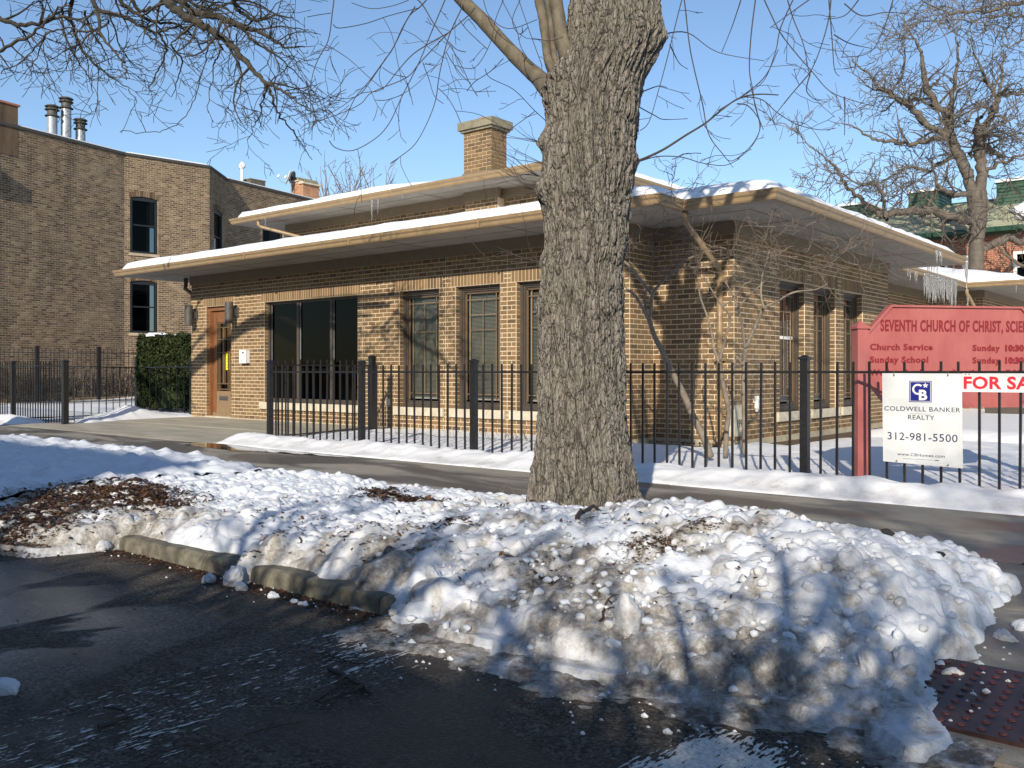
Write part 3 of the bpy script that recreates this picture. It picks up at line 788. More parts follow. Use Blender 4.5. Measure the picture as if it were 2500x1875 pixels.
# icicles
def icicle(x,y,z,L,r,label,group):
    m=MB(); n=9; pts=[];rad=[]
    for i in range(n):
        f=i/(n-1); pts.append((R.gauss(0,.0025),R.gauss(0,.0025),-L*f)); rad.append(max(.0012,r*(1-f)**.7*(1+.18*math.sin(i*2.3+L*9))))
    m.tube(pts,rad,8)
    o=m.obj('icicle',M['ice'],None,smooth=True,label=label,cat='icicle',group=group); o.location=(x,y,z); return o
def eave_pt(u,Y): return x_on_y(u,Y)
icicle(eave_pt(908,12.78),12.78,ZUS+.02,.50,.022,'longer of the two icicles hanging from the upper gutter','icicles on the upper gutter')
icicle(eave_pt(923,12.78),12.78,ZUS+.02,.34,.018,'shorter of the two icicles hanging from the upper gutter','icicles on the upper gutter')
icicle(eave_pt(648,12.78),12.78,ZUS+.03,.32,.012,'thin icicle near the left tip of the upper eave','icicles on the upper gutter')
icicle(eave_pt(983,12.78),12.78,ZUS+.02,.16,.008,'tiny icicle on the upper gutter toward the chimney','icicles on the upper gutter')
icicle(eave_pt(1136,10.6),10.6,ZS,.12,.008,'tiny icicle under the lower front soffit','icicles on the lower eave')
for i in range(30):
    y=y_on_x(2258+ (2332-2258)*i/29.,-5.95)
    icicle(-5.95+R.uniform(-.02,.03),y,ZS+.10,R.uniform(.45,.72),R.uniform(.025,.05),'icicle in the dense curtain hanging from the rear gutter','icicle curtain on the rear gutter')
for u in (2216,2222,2234,2238):
    icicle(-5.95,y_on_x(u,-5.95),ZS+.06,R.uniform(.22,.34),.02,'short icicle beside the dense curtain on the rear gutter','short icicles on the rear gutter')
for u,L in ((2264,.2),(2268,.24),(2274,.22),(2280,.16),(2288,.2),(2326,.18),(2329,.16)):
    icicle(x_on_y(u,19.68),19.68,ZS+.02,L,.008,'thin icicle on the back edge of the overhanging corner eave','thin icicles on the corner eave')
icicle(-4.66,19.66,ZS+.12,.75,.035,'long icicle at the far tip of the corner eave','icicles at the eave tip')
icicle(-4.62,y_on_x(2287,-4.62),ZS+.05,.25,.03,'thick icicle wrapping the gutter near the eave tip','icicles at the eave tip')
icicle(-4.62,y_on_x(2295,-4.62),ZS+.05,.22,.018,'middle icicle of the three near the eave tip','icicles at the eave tip')
icicle(-4.62,y_on_x(2299,-4.62),ZS+.05,.27,.015,'rightmost icicle of the three near the eave tip','icicles at the eave tip')
icicle(-5.6,y_on_x(2264,-5.2)-.3,ZS-.01,.26,.012,'lone icicle under the soffit of the corner eave','icicles under the soffit')
icicle(-6.32,18.92,ZS-.2,.95,.06,'wide sheet of ice hanging below the brown downspout','ice on the downspouts')
icicle(-4.85,25.2,ZS,.22,.015,'small icicle on the rear wing gutter','icicles on the rear wing')
icicle(-5.97,25.3,ZS-.2,.42,.03,'icicle on the elbow of the rear downspout','ice on the downspouts')

# ================================================================ ground, road, pavement
def sheet(name,x0,x1,y0,y1,z,mat,**k):
    m=MB(); m.quad((x0,y0,z),(x1,y0,z),(x1,y1,z),(x0,y1,z)); return m.obj(name,mat,None,**k)
sheet('ground',-900,900,-900,900,-.30,M['dirt'],kind='structure')
sheet('road',-300,300,-12,2.95,0,M['asphalt'],kind='structure')
m=MB(); m.quad((4.0,2.95,.0),(12,2.95,.0),(12,300,.0),(4.0,300,.0)); m.obj('cross_street',M['asphalt'],None,kind='structure')
# worn crosswalk bands
def band(name,x0,x1,y0,y1,dfun):
    nx=int((x1-x0)/.04)+2; ny=int((y1-y0)/.06)+2
    Xb,Yb=np.meshgrid(np.linspace(x0,x1,nx),np.linspace(y0,y1,ny))
    return link(name,grid_mesh(name,Xb,Yb,np.full(Xb.shape,.004),None,{'dirt':dfun(Xb,Yb)},False),M['paint'],None,kind='structure')
band('crosswalk_band',-3.2,-2.45,-4,2.86,lambda x,y:.43+.10*np.abs(x+2.9)/.4-.08*((np.abs(x+3.16)<.03)|(np.abs(x+2.72)<.025)))
band('crosswalk_band',-1.46,-1.03,-4,2.70,lambda x,y:.17+.0*x+.26*sstep(.10,.21,np.abs(x+1.245))+.22*sstep(2.5,2.70,y))
# curb in three lengths
def curbseg(x0,x1):
    m=MB(); n=max(2,int((x1-x0)/.04))
    prof=[(2.935,-.05),(2.942,.03),(2.947,.066),(2.952,.078),(2.962,.086),(2.985,.089),(3.02,.090),(3.06,.090),(3.095,.088),(3.10,-.05)]
    k=len(prof)
    for i in range(n+1):
        x=x0+(x1-x0)*i/n; e=min(i,n-i)
        for q,(y,z) in enumerate(prof):
            w=.003*(vnoise(np.array([x*5.]),np.array([q*.9]),4)[0]-.5)+.002*(vnoise(np.array([x*40.]),np.array([q*2.3]),8)[0]-.5)
            chip=max(0,vnoise(np.array([x*6.]),np.array([3.3]),6)[0]-.72)*.09 if q in (2,3,4) else 0
            m.v.append((x,y+w+chip*.5,z+(w-chip if z>0 else 0)-(.004 if e==0 and z>0 else 0))); m.r.append(.5)
    for i in range(n):
        for j in range(k-1): m.f.append((i*k+j,(i+1)*k+j,(i+1)*k+j+1,i*k+j+1))
    m.f.append(tuple(range(k))); m.f.append(tuple(n*k+j for j in reversed(range(k))))
    me=m.mesh('kerb'); bm_fix(me); return link('kerb_stone',me,M['curb'],kerb)
kerb=empty('kerb',(-8,3,0),kind='structure')
xs=[-6.3,-4.78,-3.26,-2.92]
for a,b in zip(xs[:-1],xs[1:]): curbseg(a+.004,b-.004)
# sidewalk of slabs
swalk=empty('sidewalk',(-8,6.4,0),kind='structure')
Y1,Y2=5.35,7.15
x=-1.0-1.55*18
while x<4:
    m=MB(); m.box((x+.006,Y1,-.05),(x+1.544,Y2,.150+R.uniform(-.002,.002))); m.obj('slab',M['walk'],swalk); x+=1.55
m=MB(); m.box((-45,Y1+.01,-.08),(4,Y2-.01,.135)); m.obj('slab_bed',M['dirt'],swalk)
corner=MB(); corner.box((-1.3,3.9,-.05),(3.9,Y1-.008,.06)); corner.hexa([(-1.3,2.96,-.05),(3.9,2.96,-.05),(3.9,3.9,-.05),(-1.3,3.9,-.05),(-1.3,2.96,.012),(3.9,2.96,.012),(3.9,3.9,.06),(-1.3,3.9,.06)])
corner.hexa([(-1.3,4.7,.06),(3.9,4.7,.06),(3.9,Y1-.009,.06),(-1.3,Y1-.009,.06),(-1.3,4.7,.062),(3.9,4.7,.062),(3.9,Y1-.009,.149),(-1.3,Y1-.009,.149)])
corner.obj('kerb_ramp',M['walk'],None,kind='structure')
plate=empty('tactile_plate',(-.4,3.4,.03),label='worn dark red tactile paving plate with raised domes at the kerb ramp',cat='tactile paving')
pm=MB(); pm.hexa([(-1.1,3.1,.0),(.35,3.1,.0),(.35,3.72,.0),(-1.1,3.72,.0),(-1.1,3.1,.034),(.35,3.1,.034),(.35,3.72,.068),(-1.1,3.72,.068)]); pm.obj('base_plate',M['plate'],plate)
dm=MB(); dm.lathe((0,0,0),[(.0135,0),(.0125,.003),(.009,.0055)],10); dme=dm.mesh('dome'); dme.materials.append(M['dome'])
yy=3.135
while yy<3.70:
    xx=-1.0
    while xx<.33:
        link('dome',dme,None,plate,(xx,yy,.034+(yy-3.1)*.0548)); xx+=.06
    yy+=.06
# entry pavement by the door
ent=empty('entry_pavement',(-14,9.2,0),kind='structure')
xg=[-18.4,-16.1,-13.8,-11.5]; yg=[7.165,9.2,11.17]
for a,b in zip(xg[:-1],xg[1:]):
    for c,d in zip(yg[:-1],yg[1:]):
        m=MB(); m.box((a+.006,c+.006,-.05),(b-.006,d-.006,.152+.008*(c-7.1)/4)); m.obj('slab',M['walk_dry'],ent)
# puddle on the pavement
m=MB(); pp=[]
for k in range(40):
    an=2*math.pi*k/40; rr=1+.22*math.sin(3*an+1)+.12*math.sin(7*an)
    pp.append((-10.2+1.5*rr*math.cos(an),6.95+.22*rr*math.sin(an),.1555))
m.v=pp; m.f=[tuple(range(40))]; m.r=[.5]*40; m.obj('puddle',M['water'],None,kind='structure')

# ---------------------------------------------------------------- snow by the kerb
def curbedge(x):   # where the snow starts at the road side
    n=fbm(x*2.3,x*0+3.1,4,5)-.5
    exp=sstep(-5.9,-5.7,x)*(1-sstep(-3.35,-3.0,x))
    left=sstep(-5.6,-5.9,x) if False else 1-sstep(-5.95,-5.65,x)
    e=2.83+.16*n*2-.40*left+.215*exp-.10*exp*2*n
    # tongues of snow hanging over the kerb
    for c,w,a in ((-4.35,.09,.17),(-3.42,.12,.10),(-3.75,.09,.08)): e=e-a*np.exp(-((x-c)/w)**2)*exp
    return e
BN=[]
def add_bumps(n,xr,yr,rr,kz):
    for _ in range(n):
        r=NR.uniform(*rr)
        BN.append((NR.uniform(*xr),NR.uniform(*yr),r,NR.uniform(*kz),NR.uniform(0,math.pi),NR.uniform(.55,1)))
add_bumps(1000,(-7.5,-.85),(2.7,5.7),(.03,.07),(.15,.45))
add_bumps(220,(-7.5,-.9),(2.75,5.6),(.07,.13),(.08,.3))
add_bumps(1300,(-3.2,-.85),(2.72,5.4),(.016,.05),(.3,.8))
add_bumps(500,(-5.5,-3.0),(2.9,5.2),(.014,.04),(.3,.7))
add_bumps(70,(-3.4,-.95),(2.85,4.9),(.07,.11),(.2,.45))
add_bumps(1300,(-3.4,-.85),(2.75,5.4),(.012,.032),(.4,.9))
add_bumps(60,(-6.5,-.95),(2.9,5.2),(.09,.17),(.05,.22))
add_bumps(700,(-6.5,-3.3),(2.9,5.5),(.014,.032),(.3,.7))
add_bumps(350,(-24,-7.2),(2.6,5.6),(.06,.16),(.1,.3))
add_bumps(1500,(-18,-7.2),(2.6,5.6),(.05,.09),(.2,.6))
def park_base(x,y):
    yc=curbedge(x); ye=5.47+.16*(fbm(x*1.3,x*0,3,2)-.5)*2+.05*(fbm(x*6,x*0,3,2)-.5)*2
    xr=-.93+.14*(fbm(y*3.,y*0+1,3,7)-.5)*2
    xr=xr+.20*np.exp(-((y-2.98)/.22)**2); ye=ye+.30*sstep(-7,-10,x) if False else ye+.30*(1-sstep(-10,-7,x))
    a=y-yc; b=ye-y; c=xr-x
    plateau=.145+.06*(fbm(x*.7,y*.7,3,1)-.5)+.10*(fbm(x*2.6,y*2.6,4,12)-.5)
    pile=.165*np.exp(-(((x+2.3)/1.35)**2)**1.3)*np.exp(-(((y-4.25)/.85)**2))+.10*np.exp(-(((x+1.5)/.55)**2))*np.exp(-(((y-3.75)/.6)**2))
    pile+=.05*np.exp(-(((x+6.8)/1.0)**2))*np.exp(-(((y-3.5)/.55)**2))
    pile-=.05*np.exp(-(((x+3.5)/.6)**2))*np.exp(-(((y-4.5)/.4)**2))
    exposed=sstep(-5.9,-5.7,x)*(1-sstep(-3.3,-3.0,x))
    rise=1-np.exp(-(np.maximum(a,0)/(.16+.44*(1-exposed)))**1.15)
    g=.100*sstep(0,.22,a)*(1-exposed)+.088*exposed
    h=g+(plateau+pile)*rise
    eb=1-np.exp(-np.maximum(b,0)/.13); ec=1-np.exp(-np.maximum(c,0)/.16)
    h=.02+(h-.02)*np.minimum(eb*.9+.1,1)
    h=h*ec
    ok=np.minimum(np.minimum(a,b),c)
    h=np.where(ok<0,.018-np.minimum(-ok,.3)*.35,h)
    lvl=np.where(b<0,.10,0)
    return h,ok
def tree_pos():
    xc,yc=.5,5.95; return cam2site(xc,yc)
TX,TY=cam2site((1425-1250)/FPX*5.95,5.95)
def park_field(xs,ys):
    X,Y=np.meshgrid(xs,ys); Z,ok=park_base(X,Y)
    Z=Z+np.where(ok>0,1,0)*((fbm(X*7,Y*7,4,31)-.5)*.065*sstep(0,.12,ok)+(.5-np.abs(fbm(X*17,Y*17,3,36)-.5)*4)*.020*sstep(0,.1,ok)+(fbm(X*38,Y*38,3,33)-.5)*.018)
    dx=xs[1]-xs[0]; ZB=Z.copy(); NTX=fbm(X*14,Y*14,3,35)
    for (bx,by,r,k,an,el) in BN:
        if bx<xs[0]-r or bx>xs[-1]+r: continue
        i0=int(np.searchsorted(xs,bx-r)); i1=int(np.searchsorted(xs,bx+r)); j0=int(np.searchsorted(ys,by-r)); j1=int(np.searchsorted(ys,by+r))
        if i1-i0<2 or j1-j0<2: continue
        ci=min(max(int(np.searchsorted(xs,bx)),0),len(xs)-1); cj=min(max(int(np.searchsorted(ys,by)),0),len(ys)-1)
        if ok[cj,ci]<.04: continue
        zc=ZB[cj,ci]
        ux=X[j0:j1,i0:i1]-bx; uy=Y[j0:j1,i0:i1]-by
        ca,sa=math.cos(an),math.sin(an); p=(ux*ca+uy*sa)/r; q=(-ux*sa+uy*ca)/(r*el)
        d2=p*p+q*q
        cap=zc-.45*r+(k*r+.45*r)*np.clip(1-d2**1.4,0,1)**.5+.5*r*k*p*(1-d2)+.25*r*(NTX[j0:j1,i0:i1]-.5)
        cap=np.where(d2<1,cap,-9)
        blk=Z[j0:j1,i0:i1]; Z[j0:j1,i0:i1]=blk+np.maximum(cap-blk,0)*sstep(.0,.06,ok[j0:j1,i0:i1])
    # hollow melted out round the big trunk on the near side, drift behind it
    dt=np.hypot(X-TX,Y-TY)
    Z=np.where(ok>0,np.maximum(Z,(.235-.02*(Y<TY))*np.exp(-((dt-.35)/.5)**2)+.05),Z)
    # dirt
    f=fbm(X*2.4,Y*2.4,4,40); f2=fbm(X*9,Y*9,4,43)
    near=np.exp(-((Y-curbedge(X))/.35)**2)
    dirt=.50*near*sstep(.36,.72,f)
    dirt=dirt+.62*sstep(.47,.70,f)*np.exp(-(((X+2.35)/.9)**2))*np.exp(-(((Y-3.75)/.75)**2))
    dirt=dirt+.26*sstep(.45,.75,f2)*sstep(-4,-2,X)
    dirt=dirt+.85*np.exp(-(((X+6.6)/.75)**2))*np.exp(-(((Y-3.05)/.38)**2))*sstep(.3,.5,f2)
    dirt=dirt+.35*sstep(.55,.75,f2)*np.exp(-(((X+3.6)/1.3)**2))
    return X,Y,Z,np.clip(dirt,0,1),ok
GS=.0115
xs=np.arange(-7.2,-.6,GS); ys=np.arange(2.3,5.85,GS)
Xp,Yp,Zp,Dp,okp=park_field(xs,ys)
msk=okp>-.13
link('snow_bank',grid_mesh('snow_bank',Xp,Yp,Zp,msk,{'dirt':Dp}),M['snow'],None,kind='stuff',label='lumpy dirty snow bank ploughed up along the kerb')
xs2=np.arange(-26,-7.19,.045); ys2=np.arange(2.3,5.85,.045)
X2,Y2g,Z2,D2,ok2=park_field(xs2,ys2)
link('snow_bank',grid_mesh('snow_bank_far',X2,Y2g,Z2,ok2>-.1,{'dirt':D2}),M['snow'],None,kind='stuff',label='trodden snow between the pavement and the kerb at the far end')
def snow_z(x,y):
    i=int(round((x-xs[0])/GS)); j=int(round((y-ys[0])/GS))
    if 0<=i<len(xs) and 0<=j<len(ys): return float(Zp[j,i])
    i=int(round((x-xs2[0])/.045)); j=int(round((y-ys2[0])/.045))
    if 0<=i<len(xs2) and 0<=j<len(ys2): return float(Z2[j,i])
    return 0.
# thin dirty ice at the foot of the bank
xi=np.arange(-3.3,-.6,.012); yi=np.arange(2.25,3.05,.012); Xi,Yi=np.meshgrid(xi,yi)
tn=fbm(Xi*3.2,Yi*6,5,50); edge=2.62+.10*(fbm(Xi*2,Xi*0,3,51)-.5)*2+.08*sstep(-2.0,-1.6,Xi)
kk=(Yi-edge+.55*(tn-.5)+.20*(fbm(Xi*14,Yi*14,3,57)-.5))*sstep(-3.3,-3.0,Xi)-.05*(1-sstep(-3.3,-3.0,Xi))
Zi=np.clip(.10*kk,-.02,.03)*(.5+tn)+.012*(fbm(Xi*30,Yi*30,3,58)-.5)*(kk>0)
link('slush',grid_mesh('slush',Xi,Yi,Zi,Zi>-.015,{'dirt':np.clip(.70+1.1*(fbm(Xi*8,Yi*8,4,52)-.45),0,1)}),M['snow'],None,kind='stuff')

# separate chunks of snow, the large ones each a thing
def chunk_mesh(seed,el=(1,1,1),rough=.3):
    import bmesh
    b=bmesh.new(); bmesh.ops.create_icosphere(b,subdivisions=4,radius=1)
    rg=random.Random(seed); planes=[(Vector((rg.gauss(0,1),rg.gauss(0,1),rg.gauss(0,1))).normalized(),rg.uniform(.55,.85)) for _ in range(9)]
    for v in b.verts:
        p=v.co.copy(); k=1.0
        for n_,h_ in planes:
            dd=p.dot(n_)
            if dd>1e-3: k=min(k,h_/dd)
        p=p*(.25+.75*k)
        n=fbm(np.array([p.x*2.2+seed]),np.array([p.y*2.2+p.z*1.9]),3,seed)[0]-.5; n2=fbm(np.array([p.z*7+seed]),np.array([p.y*7+p.x*6]),3,seed+3)[0]-.5
        v.co=p*(1+rough*1.6*n+.30*n2); v.co.x*=el[0]; v.co.y*=el[1]; v.co.z*=el[2]
    me=bpy.data.meshes.new('snow_chunk'); b.to_mesh(me); b.free()
    at=me.attributes.new("dirt",'FLOAT','POINT'); at.data.foreach_set("value",[.10+.2*R.random()]*len(me.vertices))
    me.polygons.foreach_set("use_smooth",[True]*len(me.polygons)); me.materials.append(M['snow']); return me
def ground_at(u,v,z):
    d=(CAMZ-z)*FPX/(v-907); a,b=rdir(u); return a*d,b*d,d
def chunk(u,v,zg,size,el,label,rot=0):
    x,y,d=ground_at(u,v,zg); me=chunk_mesh(R.randrange(99),el); o=link('snow_chunk',me,None,None,(x,y,max(zg if zg<.1 else 0,snow_z(x,y))+size*.22*el[2]),label=label,cat='snow chunk',group='chunks of snow broken off the bank')
    o.scale=(size,)*3; o.rotation_euler=(R.uniform(-.3,.3),R.uniform(-.3,.3),rot or R.uniform(0,6)); return o
chunk(1530,1620,.02,.085,(.8,.75,1.25),'smooth upright lump of snow fallen at the foot of the bank')
chunk(510,1420,0,.05,(1.2,.8,.8),'crusty white lump on the gutter beside the kerb gap')
chunk(575,1425,0,.075,(1,.8,1.1),'grey white clod leaning on the kerb')
chunk(590,1438,0,.05,(1.3,.9,.7),'flat icy lump in front of the leaning clod')
chunk(668,1458,0,.032,(1.3,.9,.8),'small pale lump in the gutter past the two kerb clods')
chunk(720,1470,0,.022,(1,1,.8),'pea sized white lump in the gutter nearest the hanging snow tongue')
chunk(735,1475,0,.018,(1,1,.8),'smallest white lump at the end of the gutter row')
chunk(250,1345,0,.05,(1.1,.9,.9),'rounded lump at the left end of the exposed kerb')
chunk(15,1690,0,.05,(1.3,.8,.9),'lone dirty snow lump out on the asphalt by the left edge of the picture')
chunk(2455,1570,.04,.055,(1.1,.9,.9),'round white lump on the ramp beside the bank')
chunk(2495,1540,.05,.045,(1.1,.9,.9),'white lump on the ramp at the very edge of the picture')
chunk(2325,1650,.05,.03,(1.5,.7,.8),'small oblong lump at the corner of the red tactile plate')
chunk(2075,1350,.40,.06,(1,.8,1.0),'large pale block standing on top of the bank, stained brown on one side')
chunk(1880,1400,.38,.075,(1.2,.9,.7),'brownish boulder of ice on the bank in front of the pale block')
chunk(2210,1490,.30,.055,(1,.8,1.1),'rounded white block on the right slope of the bank')
chunk(2120,1545,.25,.06,(.7,.7,1.3),'pointed icy block low on the right slope of the bank')
chunk(1270,1335,.26,.10,(1,.6,.7),'big angular slab of snow standing up left of the fallen branch')
chunk(1180,1245,.28,.06,(.8,.6,1.1),'leaning blade of snow in front of the big trunk')
chunk(1070,1245,.26,.06,(1,.7,.8),'grey white lump left of the leaning blade of snow')
chunk(1060,1385,.22,.06,(.8,.7,1.1),'blocky upright lump near the end of the exposed kerb')
# crumbs
cr=MB()
for _ in range(260):
    q=R.random()
    if q<.45: x_=R.uniform(-6.2,-3.0); y_=2.95-abs(R.gauss(0,.10)); z_=0
    elif q<.8: x_=R.uniform(-3.0,-.8); y_=2.75-abs(R.gauss(0,.14)); z_=0
    else: x_=-.88+abs(R.gauss(0,.12)); y_=R.uniform(3,5.3); z_=.06
    s=R.uniform(.002,.008)*(1.0 if R.random()<.9 else 2.2)
    cr.tube([(x_-s,y_,z_+s*.2),(x_,y_,z_+s*.6),(x_+s,y_+s*.4,z_+s*.2)],[s*.5,s*.9,s*.35],5)
proto=[]
import bmesh
for k in range(8):
    b=bmesh.new(); bmesh.ops.create_icosphere(b,subdivisions=2,radius=1); rg=random.Random(k); pl=[(Vector((rg.gauss(0,1),rg.gauss(0,1),rg.gauss(0,1))).normalized(),rg.uniform(.45,.8)) for _ in range(8)]
    vs=[]
    for v in b.verts:
        p=v.co.copy(); q=min([1.0]+[h_/p.dot(n_) for n_,h_ in pl if p.dot(n_)>1e-3]); p=p*(.15+.85*q)*(1+rg.uniform(-.07,.07)); vs.append(np.array(p))
    proto.append((np.array(vs),[tuple(x.index for x in f.verts) for f in b.faces])); b.free()
cv=[];cf=[];cd=[];nn_=0
for _ in range(1000):
    if R.random()<.72: x_,y_=R.uniform(-3.3,-.95),R.triangular(2.72,5.2,3.2)
    else:
        x_,y_=R.uniform(-6.3,-3.2),R.uniform(3.1,5.2)
        if R.random()<.6: continue
    z_=snow_z(x_,y_)
    if z_<.03: continue
    s_=.006+.032*R.random()**2.6; pv,pf=proto[R.randrange(8)]; an=R.uniform(0,6.28); c_,n_=math.cos(an),math.sin(an)
    q=pv*np.array([s_,s_*R.uniform(.6,1),s_*R.uniform(.5,.9)]); q=np.stack([q[:,0]*c_-q[:,1]*n_+x_,q[:,0]*n_+q[:,1]*c_+y_,q[:,2]+z_+s_*.15],1)
    cv.append(q); cf+= [tuple(i+nn_ for i in f) for f in pf]; nn_+=len(q); cd+=[R.choice((0,0,.05,.1,.2,.3))]*len(q)
me=bpy.data.meshes.new('snow_clods'); me.from_pydata(np.concatenate(cv).tolist(),[],cf); at=me.attributes.new("dirt",'FLOAT','POINT'); at.data.foreach_set("value",cd); me.polygons.foreach_set("use_smooth",[True]*len(me.polygons))
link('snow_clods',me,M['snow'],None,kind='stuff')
me=cr.mesh('snow_crumbs'); at=me.attributes.new("dirt",'FLOAT','POINT'); at.data.foreach_set("value",[.1]*len(me.vertices))
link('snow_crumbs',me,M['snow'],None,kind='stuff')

# leaf litter and mulch
def litter(n,fx_,fy_,zf,name,size=(.012,.035),mat='mulch',lift=.004,label=None,tilt=1.0):
    m=MB()
    for _ in range(n):
        x_,y_=fx_(),fy_()
        z_=zf(x_,y_)+lift
        L=R.uniform(*size); W=L*R.uniform(.15,.5); a=R.uniform(0,6.28); c,s=math.cos(a),math.sin(a); t1=R.uniform(-.5,.7)*L*tilt; t2=R.uniform(-.4,.4)*W; r=R.random()
        up=R.uniform(.0,.3)*L
        m.quad((x_-c*L-s*W,y_-s*L+c*W,z_+max(0,t2)),(x_-c*L+s*W,y_-s*L-c*W,z_),(x_+c*L*.3+s*W,y_+s*L*.3-c*W,z_+up+max(0,t1)),(x_+c*L*.3-s*W,y_+s*L*.3+c*W,z_+up+max(0,t1)+t2),r)
        m.tri((x_+c*L*.3+s*W,y_+s*L*.3-c*W,z_+up+max(0,t1)),(x_+c*L*1.2,y_+s*L*1.2,z_+max(0,t1)),(x_+c*L*.3-s*W,y_+s*L*.3+c*W,z_+up+max(0,t1)+t2),r)
    return m.obj(name,M[mat],None,kind='stuff',label=label)
def gx(c,s): return lambda: R.gauss(c,s)
gxl,gyl,_=ground_at(290,1180,.33)
litter(5200,gx(gxl,.33),gx(gyl+.05,.16),snow_z,'leaf_mulch',(.006,.024),lift=.006,label='heap of dark brown leaf mulch on the snow at the left')
g2=ground_at(150,1170,.36)
litter(900,gx(g2[0],.22),gx(g2[1],.12),snow_z,'leaf_mulch',(.010,.03),lift=.006)
g3=ground_at(45,1270,.15)
litter(4600,gx(g3[0],.28),gx(g3[1],.22),snow_z,'leaf_mulch',(.006,.022),lift=.006)
litter(500,gx(gxl+.5,.16),gx(gyl+.02,.07),snow_z,'leaf_mulch',(.010,.03),lift=.006)
g4=ground_at(975,1205,.3)
litter(600,gx(g4[0],.16),gx(g4[1],.09),snow_z,'leaf_mulch',(.010,.035),lift=.006,label='dark patch of leaves poking out of the snow left of the big trunk')
g4=ground_at(930,1180,.3); litter(220,gx(g4[0],.12),gx(g4[1],.05),snow_z,'leaf_mulch',(.010,.035),lift=.006)
g5=ground_at(1590,1320,.36); litter(650,gx(g5[0],.075),gx(g5[1],.07),snow_z,'leaf_mulch',(.004,.014),lift=.004)
g5=ground_at(1720,1300,.38); litter(250,gx(g5[0],.04),gx(g5[1],.04),snow_z,'leaf_mulch',(.004,.013),lift=.004)
litter(900,lambda:R.uniform(-5.4,-1.6),lambda:R.uniform(3.1,4.7),snow_z,'leaf_litter',(.006,.020),lift=.004)
litter(220,lambda:R.uniform(-4.8,-3.4),lambda:R.uniform(3.1,3.6),snow_z,'leaf_litter',(.006,.022),lift=.004)
for (uu,vv,n) in ((640,1250,40),(560,1285,25),(620,1300,25),(500,1220,12),(1050,1300,40),(920,1290,40),(860,1300,30),(1095,1290,50),(640,1370,120),(680,1400,60),(1140,1290,30),(1310,1290,30)):
    g=ground_at(uu,vv,.27); litter(n,gx(g[0],.05),gx(g[1],.03),snow_z,'leaf_litter',(.006,.022),lift=.004)
litter(2600,lambda:R.uniform(-6.0,-2.6),lambda:2.93-abs(R.gauss(0,.075)),lambda x,y:0.0,'gutter_leaves',(.006,.018),lift=.002,tilt=.5)
litter(260,lambda:R.uniform(-4.5,-.8),lambda:R.uniform(.6,2.7),lambda x,y:0.0,'road_litter',(.004,.014),lift=.002,tilt=.3)
litter(160,lambda:R.uniform(-7,-5.9),lambda:11.75-abs(R.gauss(0,.25)),lambda x,y:.12,'yard_litter',(.015,.04),lift=.01)

# sticks
def stick(u0,v0,u1,v1,z,r,label,bend=.04,zfun=None,forks=2):
    a=Vector((*ground_at(u0,v0,z)[:2],0)); b=Vector((*ground_at(u1,v1,z)[:2],0)); m=MB(); n=8; pts=[]
    d=(b-a); nrm=Vector((-d.y,d.x,0))
    for i in range(n+1):
        f=i/n; p=a+d*f+nrm*(bend*4*f*(1-f))+nrm*R.gauss(0,.012); p.z=(zfun(p.x,p.y) if zfun else z)+r*.9+R.uniform(0,.006); pts.append(p)
    m.tube(pts,[r*(1-.55*i/n) for i in range(n+1)],7)
    for k in range(forks):
        i=R.randrange(2,n-1); q=pts[i]; e=q+(d.normalized()*.5+nrm.normalized()*R.choice((-1,1))*.6).normalized()*d.length*R.uniform(.15,.3); e.z=q.z+R.uniform(0,.02)
        m.tube([q,(q+e)/2+Vector((0,0,.006)),e],[r*.5,r*.4,r*.2],5)
    return m.obj('fallen_stick',M['twig'],None,label=label,cat='stick',group='sticks lying on the ground')
stick(770,1715,845,1665,0,.006,'thin dark twig lying across the worn crosswalk stripe',.0)
stick(780,1720,905,1680,0,.005,'reddish twig beside the thin dark one on the worn stripe',.05)
stick(240,1782,255,1735,0,.009,'curved piece of bark lying on the asphalt at lower left',-.45,forks=0)
stick(800,1640,905,1700,0,.010,'thickest dark stick on the asphalt below the kerb',.05)
stick(795,1585,895,1625,0,.005,'forked twig above the thickest stick on the asphalt',-.15)
stick(600,1800,740,1765,0,.004,'faint long twig on the reddish part of the asphalt',.05)
stick(1407,1310,1470,1285,.28,.013,'brown branch lying on the snow in front of the big trunk',.05,snow_z,0)
stick(1305,1378,1365,1395,.27,.007,'dark twig sticking out of the snow below the brown branch',0,snow_z,1)
stick(1465,1500,1495,1465,.2,.006,'small upright twig on the face of the snow bank',0,snow_z,2)
stick(1835,1255,1890,1238,.38,.005,'pale curved twig on top of the bank by the pavement',.1,snow_z,1)
for (uu,vv,zz,s_,lab) in ((2165,1312,.36,.030,'black oval clod on the bank near the pavement'),(2290,1325,.33,.028,'black three cornered clod at the right end of the bank'),(2155,1280,.37,.018,'small black clod behind the oval one on the bank')):
    x_,y_,_=ground_at(uu,vv,zz); me=chunk_mesh(R.randrange(50),(1.2,.9,.6)); me.materials.clear(); me.materials.append(M['charcoal'])
    o=link('dark_clod',me,None,None,(x_,y_,max(.1,snow_z(x_,y_))+.01),label=lab,cat='clod of dirt',group='black clods on the snow'); o.scale=(s_,)*3

